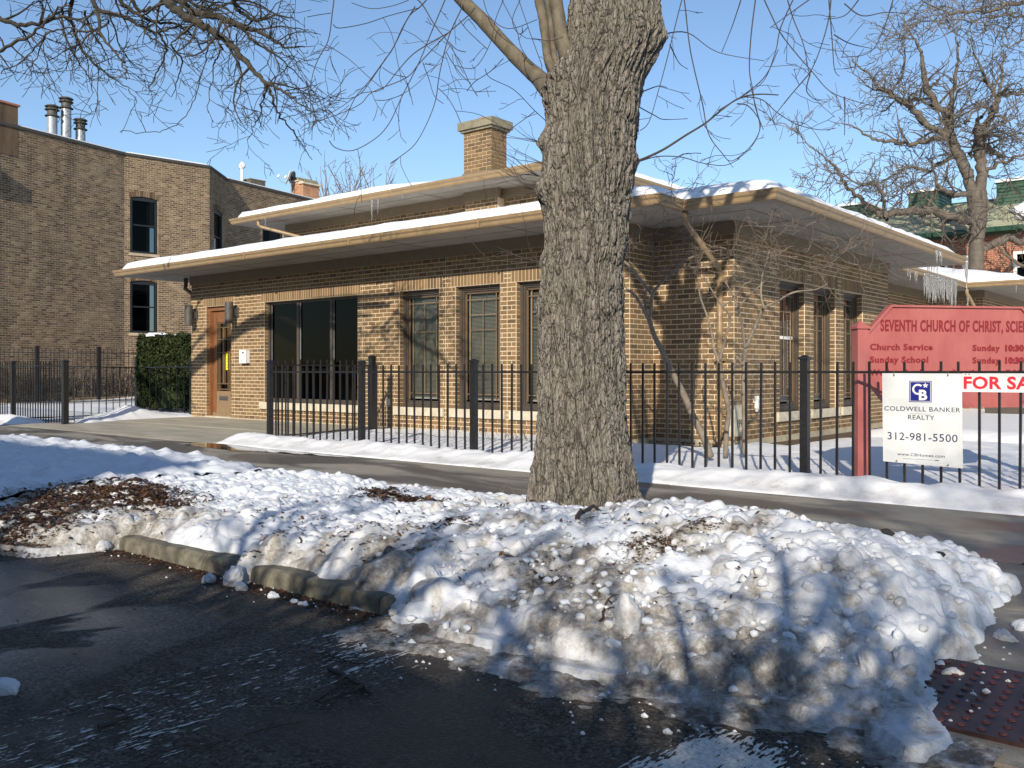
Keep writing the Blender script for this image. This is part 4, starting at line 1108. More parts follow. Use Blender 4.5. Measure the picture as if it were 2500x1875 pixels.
# ---------------------------------------------------------------- yard snow
def yard_z(X,Y):
    n=fbm(X*1.6,Y*1.6,4,60)-.5; n2=fbm(X*7,Y*7,3,61)-.5
    z=.17+.05*n+.02*n2
    # bank between fence and pavement
    e=7.22+.12*(fbm(X*1.8,X*0,3,63)-.5)
    z=z+.10*np.exp(-((Y-7.72)/.30)**2)*(.8+.8*(fbm(X*2.2,Y*2,3,64)-.3))+.05*n2*np.exp(-((Y-7.7)/.4)**2)
    z=np.where(Y<e+.28,.13+(z-.13)*np.sqrt(np.clip((Y-e)/.28,0,1)),z)
    z=np.where(Y<e,.05,z)
    # entry cleared
    inx=sstep(-18.9,-18.2,X-.12*(Y-9)+.3*n)*(1-sstep(-11.9,-11.35,X+.3*n+(Y-8)*.09))*(1-sstep(11.9,12.3,Y))
    z=z*(1-inx)+.02*inx
    z=z+(.24+.25*n)*np.exp(-(((X+18.15+.5*(Y-8.6))/.50)**2))*np.exp(-(((Y-9.4)/1.3)**2))
    # bare soil strip along the walls
    def strip(dist): return np.exp(-(np.maximum(dist,0)/.62)**2)
    d1=np.where(X>XI-.1,np.where(Y<YW+.3,YW-Y,99),99); d2=np.where((Y>YW)&(Y<YB+1),X-XR,99)
    s=np.maximum(strip(d1-.15*n*3)*(X<XR+.3),strip(d2-.15*n*3)*(X>XR-.3))
    z=z-.14*s
    # shovelled path in the right yard
    z=z-.09*np.exp(-(((Y-14.6)/.45)**4))*(X>XR+.4)+.07*np.exp(-(((Y-15.5)/.35)**2))*(X>XR+.6)
    # ground rises toward the neighbour
    z=z+.25*sstep(13,22,Y)*(X<-18)
    return z
def yard(name,x0,x1,y0,y1,st,hole=None,**k):
    X,Y=np.meshgrid(np.arange(x0,x1+st,st),np.arange(y0,y1+st,st)); Z=yard_z(X,Y)
    mk=None
    if hole is not None:
        for h in hole: 
            mm=~((X>h[0]+st)&(X<h[1]-st)&(Y>h[2]+st)&(Y<h[3]-st)); mk=mm if mk is None else mk&mm
    d=.10*sstep(.55,.75,fbm(X*5,Y*5,4,66))*np.exp(-((Y-7.45)/.25)**2)
    d=d+.22*np.exp(-((Y-7.35)/.12)**2)*fbm(X*4,Y*4,3,67)
    link(name,grid_mesh(name,X,Y,Z,mk,{'dirt':d}),M['snow_yard'],None,kind='stuff',**k)
yard('yard_snow',-20,3.5,7.1,16.5,.045)
yard('yard_snow',-60,30,7.1,90,.5,hole=[(-20.6,3.9,5,16.9)])
m=MB(); m.box((-7.1,7.3,-.1),(XR+1.2,YB+.6,.085)); m.obj('garden_bed',M['dirt'],None,kind='structure')

# ================================================================ fences
def bar(F_,a,b,w,z0,z1):
    m=MB(); return m
pk=MB(); pk.box((-.008,-.008,0),(.008,.008,1)); PKM=pk.mesh('picket'); PKM.materials.append(M['iron'])
def fence_run(root,A,B,npk,zg,zrail,ztop,posts=(True,True),zpost=None,bottom=True):
    A=Vector((*A,0)); B=Vector((*B,0)); d=B-A; L=d.length; dn=d.normalized(); nn=Vector((-dn.y,dn.x,0)); ang=math.atan2(dn.y,dn.x)
    m=MB()
    def rb(z,h,w): m.hexa([A-nn*w+Vector((0,0,z)),B-nn*w+Vector((0,0,z)),B+nn*w+Vector((0,0,z)),A+nn*w+Vector((0,0,z)),A-nn*w+Vector((0,0,z+h)),B-nn*w+Vector((0,0,z+h)),B+nn*w+Vector((0,0,z+h)),A+nn*w+Vector((0,0,z+h))])
    rb(zrail-.012,.022,.011)
    m.obj('rail',M['iron'],root)
    if bottom:
        m=MB(); rb(zg+.055,.018,.010); m.obj('rail',M['iron'],root)
    for i in range(1,npk+1):
        p=A+d*(i/(npk+1)); o=link('picket',PKM,None,root,(p.x,p.y,zg)); o.scale=(1.15,1.15,ztop-zg+R.uniform(-.006,.006)); o.rotation_euler=(R.gauss(0,.004),R.gauss(0,.004),ang)
def fence_post(root,x,y,zg,zt,w=.035):
    m=MB(); m.box((x-w,y-w,zg),(x+w,y+w,zt-.04)); o=m.obj('post',M['iron'],root)
    c=MB(); c.box((x-w-.01,y-w-.01,zt-.04),(x+w+.01,y+w+.01,zt-.022)); q=w+.01
    c.hexa([(x-q,y-q,zt-.022),(x+q,y-q,zt-.022),(x+q,y+q,zt-.022),(x-q,y+q,zt-.022),(x-.012,y-.012,zt),(x+.012,y-.012,zt),(x+.012,y+.012,zt),(x-.012,y+.012,zt)]); c.obj('post_cap',M['iron'],o)
f1=empty('iron_fence',(-5.2,8,0),label='long black iron picket fence along the church pavement',cat='fence')
px=[-11.2,-9.2,-7.22,-5.2,-3.23,-1.23,.77,2.77]
for x_ in px: fence_post(f1,x_,8.0,.02,1.30 if x_>-10 else 1.325)
for a,b in zip(px[:-1],px[1:]): fence_run(f1,(a,8.0),(b,8.0),13,.12,1.147,1.237)
f2=empty('iron_fence',(-11.45,9.2,0),label='short iron fence return between the front corner post and the church wall',cat='fence')
fence_run(f2,(-11.25,8.05),(-11.72,10.38),14,.14,1.25,1.34); fence_post(f2,-11.72,10.42,.02,1.43,.045)
f3=empty('iron_fence',(-20,9.8,0),label='iron garden fence angled beside the yew hedge left of the door',cat='fence')
fence_post(f3,-17.73,8.02,.05,1.38,.05); fence_post(f3,-22.1,11.8,.15,1.54,.05); fence_post(f3,-18.95,11.42,.05,1.47,.04)
fence_run(f3,(-17.73,8.02),(-22.1,11.8),9,.15,1.25,1.28); fence_run(f3,(-22.1,11.8),(-18.95,11.42),7,.15,1.26,1.29)
f4=empty('iron_fence',(-22,8,0),label='black picket fence along the pavement left of the garden gap',cat='fence')
xx=[-17.73,-20.4,-23.1,-25.8,-28.5,-31.2]
for x_ in xx[1:]: fence_post(f4,x_,8.15,.05,1.38,.04)
for a,b in zip(xx[:-1],xx[1:]): fence_run(f4,(b,8.15),(a-.05,8.1),20,.12,1.27,1.36)
def CS(xc,yc): return Vector(cam2site(xc,yc))
f5=empty('iron_fence',(*CS(-14,27),0),label='tall black fence in front of the old brick apartment wall',cat='fence')
A5=CS(-15.6,26.5); B5=CS(-9.6,29.5); n5=4
for i in range(n5+1):
    q=A5+(B5-A5)*i/n5; fence_post(f5,q.x,q.y,.3,1.92,.05)
    if i<n5:
        q2=A5+(B5-A5)*(i+1)/n5; fence_run(f5,q,q2,13,.35,1.72,1.85,bottom=True)

# ================================================================ church notice board (red)
A=Vector((3.09,8.15)); dv=Vector((.985,.17)).normalized()
def SB(a,n,z):  # a along board from left post centre, n toward the camera
    nn=Vector((dv.y,-dv.x)); q=A+dv*a+nn*n; x_,y_=cam2site(q.x,q.y); return Vector((x_,y_,z))
board=empty('notice_board',tuple(SB(.9,0,0)),label='faded red church notice board on posts behind the iron fence',cat='sign')
def sbox(m,a0,a1,n0,n1,z0,z1): m.hexa([SB(a0,n1,z0),SB(a1,n1,z0),SB(a1,n0,z0),SB(a0,n0,z0),SB(a0,n1,z1),SB(a1,n1,z1),SB(a1,n0,z1),SB(a0,n0,z1)])
for a0 in (-.0,1.88):
    m=MB(); sbox(m,a0-.05,a0+.05,-.05,.05,-.05,1.53); po=m.obj('post',M['redpaint'],board)
    m=MB(); sbox(m,a0-.065,a0+.065,-.065,.065,1.53,1.55); m.hexa([SB(a0-.058,.058,1.55),SB(a0+.058,.058,1.55),SB(a0+.058,-.058,1.55),SB(a0-.058,-.058,1.55),SB(a0-.006,.006,1.60),SB(a0+.006,.006,1.60),SB(a0+.006,-.006,1.60),SB(a0-.006,-.006,1.60)]); m.obj('post_cap',M['redpaint'],po)
a0,a1=.055,1.825; ck=.225; zt,zb=1.745,.825; zc0,zc1=1.51,1.07
outl=[(a0,zc0),(a0,zc1),(a0+ck,zb),(a1-ck,zb),(a1,zc1),(a1,zc0),(a1-ck,zt),(a0+ck,zt)]
m=MB()
nf=len(outl); m.v=[tuple(SB(a,.012,z)) for a,z in outl]+[tuple(SB(a,-.03,z)) for a,z in outl]; m.r=[.5]*(2*nf)
m.f=[tuple(range(nf)),tuple(reversed(range(nf,2*nf)))]+[(i,nf+i,nf+(i+1)%nf,(i+1)%nf) for i in range(nf)]
me=m.mesh('board'); bm_fix(me); link('board_panel',me,M['redpaint'],board)
m=MB()
cxm=(a0+a1)/2; czm=(zt+zb)/2
for i in range(nf):
    (p,q),(r_,s_)=outl[i],outl[(i+1)%nf]
    def inn_(a,z): 
        v=Vector((cxm-a,czm-z)); return (a+ (.018 if a<cxm-.3 else (-.018 if a>cxm+.3 else 0)), z+(.018 if z<czm-.2 else (-.018 if z>czm+.2 else 0)))
    (p2,q2),(r2,s2)=inn_(p,q),inn_(r_,s_)
    m.hexa([SB(p,.012,q),SB(r_,.012,s_),SB(r2,.012,s2),SB(p2,.012,q2),SB(p,.034,q),SB(r_,.034,s_),SB(r2,.034,s2),SB(p2,.034,q2)])
me=m.mesh('trim'); bm_fix(me); link('edge_trim',me,M['redpaint'],board)
rt=SB(1,0,0)-SB(0,0,0)
def btext(s,a,z,h,bold,xs_,sp=1.0,align='LEFT'):
    o=text(s,h/.69,M['redletter'],board,tuple(SB(a,.0135,z)),tuple(rt),(0,0,1),bold,xs_,align,sp,.0015); return o
btext('SEVENTH CHURCH OF CHRIST, SCIENTIST',.19,1.515,.096,.0045,.575,1.1)
btext('Church Service',.088,1.345,.052,.003,1.16,1.12); btext('Sunday School',.088,1.232,.052,.003,1.16,1.12); btext('Wednesday Evening Meeting',.088,1.118,.052,.003,1.16,1.10)
btext('Sunday',1.10,1.34,.052,.003,1.16,1.12); btext('Sunday',1.10,1.227,.052,.003,1.16,1.12); btext('7:30',1.44,1.113,.052,.003,1.1,1.1)
for zz in (1.34,1.227): btext('10:30',1.42,zz,.052,.0055,1.1,1.1)
m=MB()
m.hexa([SB(.05,.03,1.10),SB(.09,.03,1.10),SB(.34,.03,.86),SB(.30,.03,.86),SB(.05,.06,1.10),SB(.09,.06,1.10),SB(.34,.06,.86),SB(.30,.06,.86)]) if False else None

# ================================================================ realty panel and FOR SALE strip hung on the fence
xa,xb=x_on_y(2154,7.965),x_on_y(2348,7.965)
zt0,zb0=1.137,.375
sg=empty('real_estate_sign',((xa+xb)/2,7.965,.75),label='white estate agent panel with blue logo tied to the fence',cat='sign')
m=MB(); yS=7.962
m.hexa([(xa+.008,yS-.004,zb0+.02),(xb+.01,yS-.004,zb0),(xb+.01,yS,zb0),(xa+.008,yS,zb0+.02),(xa,yS-.004,zt0),(xb,yS-.004,zt0-.002),(xb,yS,zt0-.002),(xa,yS,zt0)]); m.obj('panel',M['signwhite'],sg)
W=xb-xa; yT=yS-.0050; cxs=(xa+xb)/2+.008
def st_(s,x_,z,h,bold=0,xs_=1,sp=1.0,mat='ink',par=sg,al='CENTER',ext=.0006,y_=None): 
    return text(s,h/.69,M[mat],par,(x_,yT if y_ is None else y_,z),(1,0,0),(0,0,1),bold,xs_,al,sp,ext)
L0=.175; lx=cxs-.012; lz=zt0-.15
m=MB(); m.box((lx-L0/2,yT-.0008,lz-L0/2),(lx+L0/2,yT+.0006,lz+L0/2)); m.obj('logo_ground',M['navy'],sg)
m=MB()
def ring(a,w):
    for (x0,x1,z0,z1) in ((-a,a,a-w,a),(-a,a,-a,-a+w),(-a,-a+w,-a+w,a-w),(a-w,a,-a+w,a-w)): m.box((lx+x0,yT-.0016,lz+z0),(lx+x1,yT-.0009,lz+z1))
ring(L0/2-.006,.0035)
cc=(lx-.018,lz+.018); r0,r1=.030,.045; k=26
for i in range(k):
    t0=math.radians(45+270*i/k); t1=math.radians(45+270*(i+1)/k)
    pts=[(r0,t0),(r1,t0),(r1,t1),(r0,t1)]
    m.hexa([(cc[0]+r*math.cos(t),yT-.0009,cc[1]+r*math.sin(t)) for r,t in pts]+[(cc[0]+r*math.cos(t),yT-.0018,cc[1]+r*math.sin(t)) for r,t in pts])
sc_=(lx+.040,lz+.050); n0=len(m.v); star=[]
for i in range(10):
    rr=.024 if i%2==0 else .0105; t=math.radians(90+36*i); star.append((sc_[0]+rr*math.cos(t),yT-.0012,sc_[1]+rr*math.sin(t)))
m.v+=star; m.r+=[.5]*10; m.f.append(tuple(n0+i for i in reversed(range(10))))
m.obj('logo_emblem',M['white'],sg)
st_('B',lx+.019,lz-.068,.080,.0035,1.05,1,'white',y_=yT-.0030)
st_('COLDWELL BANKER',cxs-.005,lz-.163,.037,.0002,1.12,1.08)
m=MB(); m.box((lx-.085,yT-.0008,lz-.185),(lx+.09,yT,lz-.1835)); m.obj('rule',M['ink'],sg)
st_('REALTY',cxs-.008,lz-.232,.037,.0002,1.08,1.06)
st_('312-981-5500',cxs-.002,lz-.405,.062,.0002,1.03,1.06)
st_('www.CBHomes.com',cxs-.008,lz-.535,.024,.0001,1.2,1.05)
m=MB(); m.box((cxs-.15,yT-.0008,lz-.560),(cxs+.09,yT,lz-.5585)); m.box((cxs+.10,yT-.0008,lz-.563),(cxs+.13,yT,lz-.557)); m.obj('fine_print',M['ink'],sg)
for (xx_,zz_) in ((xa+.10,zt0-.015),(xb-.10,zt0-.015),(xa+.12,zb0+.03),(xb-.10,zb0+.02)):
    m=MB(); m.tube([(xx_,yT-.012,zz_),(xx_,yT+.002,zz_)],.006,10); 
    if zz_>.9: m.tube([(xx_,yT-.006,zz_+.002),(xx_-.003,yT-.01,zz_+.015),(xx_,yT-.004,zz_+.03)],.0016,5)
    m.obj('screw_tie',M['brass'],sg)
s2=empty('sale_strip',(xb+.3,7.97,1.06),label='long white FOR SALE strip hanging from the fence rail',cat='sign')
m=MB(); m.box((xb+.002,yS+.001,1.137-.148),(xb+.66,yS+.005,1.137)); m.obj('panel',M['signwhite'],s2)
text('FOR SALE',.093/.70,M['salered'],s2,(xb+.008,yS-.0005,1.137-.120),(1,0,0),(0,0,1),.0042,1.05,'LEFT',1.05,.0008)
for xx_ in (xb+.03,xb+.055):
    m=MB(); m.tube([(xx_,yS-.006,1.13),(xx_,yS+.006,1.13)],.004,8); m.obj('screw_tie',M['brass'],s2)

# ================================================================ neighbour apartment block (left, old brick)
nb=empty('apartment_building',(*CS(-14,34),0),label='old brown brick apartment block with a bowed bay left of the church',cat='building')
P0=CS(-15.9,28.1); P1=CS(-13.64,32.31); P2=CS(-11.33,34.38); P3=CS(-11.38,36.6); dirN=Vector((.487,.873)); P4c=Vector((-11.38,36.6))+dirN*9.5; P4=CS(P4c.x,P4c.y)
def faceN(a,b):
    d=(b-a); L=d.length; d.normalize(); n=Vector((d.y,-d.x)); return Face(a,d,n),L
ZN=8.85; nbc=int((ZN-0.2)/CH)
nbr=MB()
def nwall(a,b,wins=()):
    F,L=faceN(a,b); mm=MB()
    ops=[(s0,s1,int((z0-.2)/CH),int((z1-.2)/CH)) for s0,s1,z0,z1 in wins]
    mops=[(s0,s1,.2+c0*CH,.2+c1*CH) for s0,s1,c0,c1 in ops]
    mortar(mm,F,L,-.3,.2+nbc*CH,mops,.3); w=mm.obj('wall',M['mortar_old'],nb)
    for q in layout(L,.2,nbc,ops,[],bond=.5):
        # only a few courses are full stretchers: common bond with header courses
        F.box(nbr,q[0]+.003,q[1]-.003,-.01,.003+R.random()*.004,q[2]+.002,q[3]-.002,R.random())
    return F,L,mops,w
def u_on_seg(a,b,u):
    # parameter along a->b (site coordinates) where it crosses pixel column u
    dx,dy=rdir(u); d=b-a; den=dx*d.y-dy*d.x; return (a.x*dy-a.y*dx)/den*d.length if False else ((dy*a.x-dx*a.y)/(dx*d.y-dy*d.x))*d.length
F0,L0_,_,_=nwall(P0,P1)
s_a,s_b=u_on_seg(P1,P2,318),u_on_seg(P1,P2,386)
wins1=[(s_a,s_b,5.42,7.45),(s_a,s_b,2.55,4.42)]
F1,L1,ops1,_=nwall(P1,P2,wins1)
s_c,s_d=u_on_seg(P2,P3,519),u_on_seg(P2,P3,541)
s_c=max(.15,s_c); s_d=min(L1,s_d)
F2,L2,ops2,_=nwall(P2,P3,[(.55,1.75,5.42,7.45)])
s_e,s_f=u_on_seg(P3,P4,641),u_on_seg(P3,P4,692)
F3,L3,ops3,_=nwall(P3,P4,[(s_e,s_f,5.42,7.45)])
nbr.obj('brick',M['brick_old'],nb,kind='stuff')
M['bluefr']=simple('dark_blue_green_frame',(.012,.015,.018),.5,.15,6,0)
M['dimglass']=glass_mat('dark_window_glass',(.16,.19,.20),1.2)
def nwin(F,s0,s1,z0,z1,lamp=False):
    m=MB()
    F.box(m,s0,s0+.09,-.16,-.04,z0,z1); F.box(m,s1-.09,s1,-.16,-.04,z0,z1); F.box(m,s0+.09,s1-.09,-.16,-.04,z1-.16,z1); F.box(m,s0+.09,s1-.09,-.16,-.04,z0,z0+.08)
    F.box(m,s0+.09,s1-.09,-.15,-.09,(z0+z1)/2-.03,(z0+z1)/2+.02)
    w=m.obj('window',M['bluefr'],nb)
    g=MB(); g.quad(F.p(s0+.09,-.12,z0+.08),F.p(s1-.09,-.12,z0+.08),F.p(s1-.09,-.12,z1-.16),F.p(s0+.09,-.12,z1-.16)); g.obj('pane',M['dimglass'],w)
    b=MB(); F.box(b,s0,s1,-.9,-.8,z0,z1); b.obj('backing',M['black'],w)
    s=MB(); F.box(s,s0-.05,s1+.05,-.1,.05,z0-.10,z0); so=s.obj('sill',M['mortar_old'],w)
    a=MB(); n=12
    for i in range(n+1):
        f=(i/n-.5); zz=z1+.09-.30*f*f; x_=s0+(s1-s0)*i/n; F.box(a,x_-.035,x_+.028,-.02,.014,zz-.10,zz+.10,R.random())
    a.obj('brick_arch',M['brick_old'],w)
    if lamp:
        c=MB(); F.box(c,s0+.13,s0+.22,-.5,-.45,z0+.1,z1-.2); F.box(c,s1-.22,s1-.13,-.5,-.45,z0+.1,z1-.2); c.obj('curtain',M['mortar_old'],w)
    return w
for i,o in enumerate(ops1): nwin(F1,*o,lamp=True)
for o in ops2: nwin(F2,*o)
for o in ops3: nwin(F3,*o)
cp=MB()
for F,L in ((F0,L0_),(F1,L1),(F2,L2),(F3,L3)): F.box(cp,-.02,L+.02,-.32,.05,.2+nbc*CH,.2+nbc*CH+.09)
cp.obj('coping',M['asphaltroof'],nb)
cp=MB()
for F,L in ((F0,L0_),(F1,L1),(F3,L3)): F.box(cp,.1,L-.1,-.27,-.02,.29+nbc*CH,.29+nbc*CH+.05)
me=cp.mesh('coping_snow'); at=me.attributes.new("dirt",'FLOAT','POINT'); link('coping_snow',me,M['snow_clean'],nb)
rf=MB(); ztp=.2+nbc*CH-.3
rf.v=[(p.x,p.y,ztp) for p in (P0,P1,P2,P3,P4)]+[(P4.x-12,P4.y+4,ztp),(P0.x-12,P0.y+2,ztp)]; rf.r=[.5]*7; rf.f=[tuple(range(7))]; rf.obj('roof',M['asphaltroof'],nb)
# front corner parapet and quoins
sp_=u_on_seg(P0,P1,44)
m=MB(); F0.box(m,-.9,sp_,-.4,0.012,7.9,ZN+.62); F0.box(m,-1.8,sp_-.9,-.5,.02,ZN,ZN+1.15); m.obj('parapet',M['brick_old'],nb)
m=MB(); F0.box(m,-.95,sp_+.06,-.45,.05,ZN+.62,ZN+.68); m.obj('parapet_coping',M['terracotta'],nb)
q=MB()
for k in range(14):
    z=.2+k*.46; w_=.34 if k%2 else .20
    F0.box(q,-.9,-.35+w_,-.1,.02,z,z+.44)
q.obj('quoin',M['stone'],nb)
m=MB(); F0.box(m,-.9,.05,0.0,.35,7.0,7.45); m.obj('bracket',M['dark_metal'],nb)
# things on the neighbour roof
def vent(u,vtop,vbot,d,r,label):
    x_,y_,_=P(u,0,d); zt=CAMZ+(907-vtop)/FPX*d; zb=CAMZ+(907-vbot)/FPX*d-.5
    root=empty('roof_vent',(x_,y_,zb),label=label,cat='roof vent',group='metal vent stacks on the apartment roof')
    m=MB(); m.lathe((x_,y_,zb),[(r,0),(r,zt-zb-.35)],20); m.obj('pipe',M['grey_metal'],root,smooth=False)
    for k in range(4):
        z=zt-.42+.11*k
        if k==1: continue
        c=MB(); c.lathe((x_,y_,z),[(r*1.0,0),(r*1.42,.03),(r*1.42,.05),(r*1.0,.09)],20); c.obj('cap_ring',M['dark_metal'],root)
    c=MB(); c.lathe((x_,y_,zt-.42),[(r*.95,0),(r*.95,.40)],20); c.obj('cap_core',M['dark_metal'],root)
vent(128,257,335,32.0,.17,'left of three grey metal roof vents')
vent(162,238,345,32.4,.17,'tallest grey metal roof vent, in the middle of three')
vent(197,290,352,32.9,.165,'shortest grey metal roof vent, right of three')
def nbpt(u,v,back=.6):
    # a point on the roof line column u, a little behind the parapet
    d={591:39.0,617:39.6,636:40.2}.get(u,39)
    return P(u,v,d)
p=nbpt(591,445); root=empty('vent_pipe',p,label='thin white vent pipe with bulbous top on the apartment roof',cat='vent pipe')
m=MB(); m.tube([(p.x,p.y,p.z-.6),(p.x,p.y,p.z+.62)],.06,10); m.obj('pipe',M['white_metal'],root)
m=MB(); m.tube([(p.x-.08,p.y,p.z+.6),(p.x-.1,p.y,p.z+.74),(p.x+.02,p.y,p.z+.82),(p.x+.12,p.y,p.z+.72),(p.x+.10,p.y,p.z+.6)],.075,8); m.obj('pipe_hood',M['white_metal'],root,smooth=True)
p=nbpt(617,452); root=empty('air_conditioner',p,label='grey slatted air conditioner on the apartment roof',cat='air conditioner')
m=MB(); m.box((p.x-.38,p.y-.38,p.z-.6),(p.x+.38,p.y+.38,p.z+.16)); m.box((p.x-.41,p.y-.41,p.z+.16),(p.x+.41,p.y+.41,p.z+.20)); m.obj('cabinet',M['caps'],root)
m=MB()
for k in range(11): m.box((p.x-.36+.07*k,p.y-.395,p.z-.3),(p.x-.335+.07*k,p.y-.38,p.z+.14)); m.box((p.x+.38,p.y-.36+.07*k,p.z-.3),(p.x+.395,p.y-.335+.07*k,p.z+.14))
m.obj('louvre',M['dark_metal'],root,kind='stuff')
p=nbpt(636,453); m=MB(); m.lathe((p.x,p.y,p.z-.5),[(.14,0),(.14,.42),(.17,.44),(.17,.5),(.05,.56)],14); m.obj('round_vent',M['white_metal'],None,smooth=True,label='low round white cap beside the air conditioner',cat='vent cap')
# orange brick double chimney
oc=CS(*( ((738-1250)/FPX)*41.5,41.5)); ocz0,ocz1=6.5,CAMZ+(907-446)/FPX*41.5
oroot=empty('brick_chimney',(oc.x,oc.y,8),label='orange brick double chimney with arched tile tops',cat='chimney')
m=MB(); m.box((oc.x-.44,oc.y-.3,ocz0),(oc.x+.44,oc.y+.6,ocz1)); m.obj('stack',M['mortar_red'],oroot)
m=MB()
for F,L in ((Face((oc.x-.44,oc.y-.3),(1,0),(0,-1)),.88),(Face((oc.x+.44,oc.y-.3),(0,1),(1,0)),.9)):
    for b in layout(L,ocz0,int((ocz1-ocz0)/CH)): F.box(m,b[0],b[1],-.01,.008,b[2],b[3],R.random())
m.obj('brick',M['brick_orange'],oroot,kind='stuff')
m=MB(); m.box((oc.x-.5,oc.y-.36,ocz1),(oc.x+.16,oc.y+.66,ocz1+.07)); m.box((oc.x+.18,oc.y-.36,ocz1-.14),(oc.x+.54,oc.y+.66,ocz1-.07)); m.obj('cap_slab',M['stone'],oroot)
for (dx,dz) in ((-.17,.07),(.36,-.07)):
    m=MB(); n=10
    for i in range(n):
        t0=math.pi*i/n; t1=math.pi*(i+1)/n; r=.17
        pr=[(r*math.cos(t0),r*math.sin(t0)*1.1),(r*math.cos(t1),r*math.sin(t1)*1.1)]; pi_=[(.78*a,.78*b) for a,b in pr]
        m.hexa([(oc.x+dx+pr[0][0],oc.y-.25,ocz1+dz+pr[0][1]),(oc.x+dx+pr[1][0],oc.y-.25,ocz1+dz+pr[1][1]),(oc.x+dx+pi_[1][0],oc.y-.25,ocz1+dz+pi_[1][1]),(oc.x+dx+pi_[0][0],oc.y-.25,ocz1+dz+pi_[0][1]),
                (oc.x+dx+pr[0][0],oc.y+.5,ocz1+dz+pr[0][1]),(oc.x+dx+pr[1][0],oc.y+.5,ocz1+dz+pr[1][1]),(oc.x+dx+pi_[1][0],oc.y+.5,ocz1+dz+pi_[1][1]),(oc.x+dx+pi_[0][0],oc.y+.5,ocz1+dz+pi_[0][1])])
    m.obj('arched_tile',M['caps'],oroot)
# satellite dishes
def dish(c,r,nrm,label,dark=False,arm=True):
    root=empty('satellite_dish',c,label=label,cat='satellite dish'); nrm=Vector(nrm).normalized(); a=nrm.cross(Vector((0,0,1))).normalized(); b=a.cross(nrm)
    m=MB(); rings=5; k=20; c=Vector(c)
    m.v.append(tuple(c-nrm*.07)); m.r.append(.5)
    for i in range(1,rings+1):
        rr=r*i/rings
        for j in range(k):
            t=2*math.pi*j/k; q=c+a*rr*math.cos(t)+b*rr*1.08*math.sin(t)-nrm*.07*(1-(i/rings)**2); m.v.append(tuple(q)); m.r.append(.5)
    for j in range(k): m.f.append((0,1+j,1+(j+1)%k))
    for i in range(rings-1):
        for j in range(k): m.f.append((1+i*k+j,1+(i+1)*k+j,1+(i+1)*k+(j+1)%k,1+i*k+(j+1)%k))
    me=m.mesh('reflector',True); o=link('reflector',me,M['white'] if not dark else M['dark_metal'],root); 
    md=o.modifiers.new('s','SOLIDIFY'); md.thickness=.015
    m=MB(); e=c+nrm*r*1.3-b*r*.55; m.tube([c-b*r*.9-nrm*.03,c-b*r*1.0+nrm*r*.5,e],.014,6); m.obj('feed_arm',M['grey_metal'],root)
    m=MB(); m.tube([e,e+b*.12-nrm*.05],[.05,.06],10); m.obj('feed_horn',M['white'],root)
    m=MB(); m.tube([c-nrm*.09,c-nrm*.16-b*r*.4,c-nrm*.16-Vector((0,0,r*2.4))],.02,8); m.obj('mast',M['grey_metal'],root)
dc=P(704,432,41); dish(dc,.33,(cam2site(-.95,-.25)[0],cam2site(-.95,-.25)[1],.35),'white satellite dish beside the orange brick chimney')
dc=P(714,432,41.6); dish(dc,.26,(cam2site(-.9,.25)[0],cam2site(-.9,.25)[1],.35),'darker satellite dish just behind the white one',dark=True)

# ================================================================ red brick block with green roof (right)
rb_=empty('apartment_building',(-8,40,0),label='red brick apartment block with pale green roof and green dormers',cat='building')
YRB=37.0; FRb=Face((-24,YRB),(1,0),(0,-1)); LRb=30; z0r=3.3; ncr=int((6.2-z0r)/CH)
def rx(u): return x_on_y(u,YRB)+24
rw=[(rx(2286),rx(2313),4.45,5.62),(rx(2349),rx(2382),4.45,5.52),(rx(2474),rx(2474)+1.2,4.42,5.50)]
ops=[(a,b,int((c-z0r)/CH),int((d-z0r)/CH)) for a,b,c,d in rw]
m=MB(); mortar(m,FRb,LRb,-.3,z0r+ncr*CH,[(a,b,z0r+c*CH,z0r+d*CH) for a,b,c,d in ops],.3); m.obj('wall',M['mortar_red'],rb_)
m=MB()
for b in layout(LRb,z0r,ncr,ops,[],s_start=8): FRb.box(m,b[0],b[1],-.01,.008,b[2],b[3],R.random())
m.obj('brick',M['brick_red'],rb_,kind='stuff')
for a,b,c,d in ops:
    z0_,z1_=z0r+c*CH,z0r+d*CH; m=MB()
    FRb.box(m,a,a+.10,-.1,.02,z0_,z1_); FRb.box(m,b-.10,b,-.1,.02,z0_,z1_); FRb.box(m,a+.10,b-.10,-.1,.02,z1_-.10,z1_); FRb.box(m,a-.03,b+.03,-.1,.05,z0_-.03,z0_+.09); FRb.box(m,a+.1,b-.1,-.1,-.02,(z0_+z1_)/2-.03,(z0_+z1_)/2+.03)
    w=m.obj('window',M['white'],rb_); g=MB(); FRb.box(g,a+.1,b-.1,-.12,-.09,z0_,z1_); g.obj('pane',M['dimglass'],w); g=MB(); FRb.box(g,a,b,-.3,-.26,z0_,z1_); g.obj('backing',M['black'],w)
ze=z0r+ncr*CH
m=MB(); m.box((-24.5,YRB-.5,ze+.02),(6.5,YRB+.02,ze+.05)); m.obj('soffit',M['green_trim'],rb_)
m=MB(); m.box((-24.5,YRB-.62,ze+.05),(6.5,YRB-.5,ze+.22)); m.obj('gutter',M['green_trim'],rb_)
zr=8.12; yr=YRB+4.2
m=MB(); nrow=22
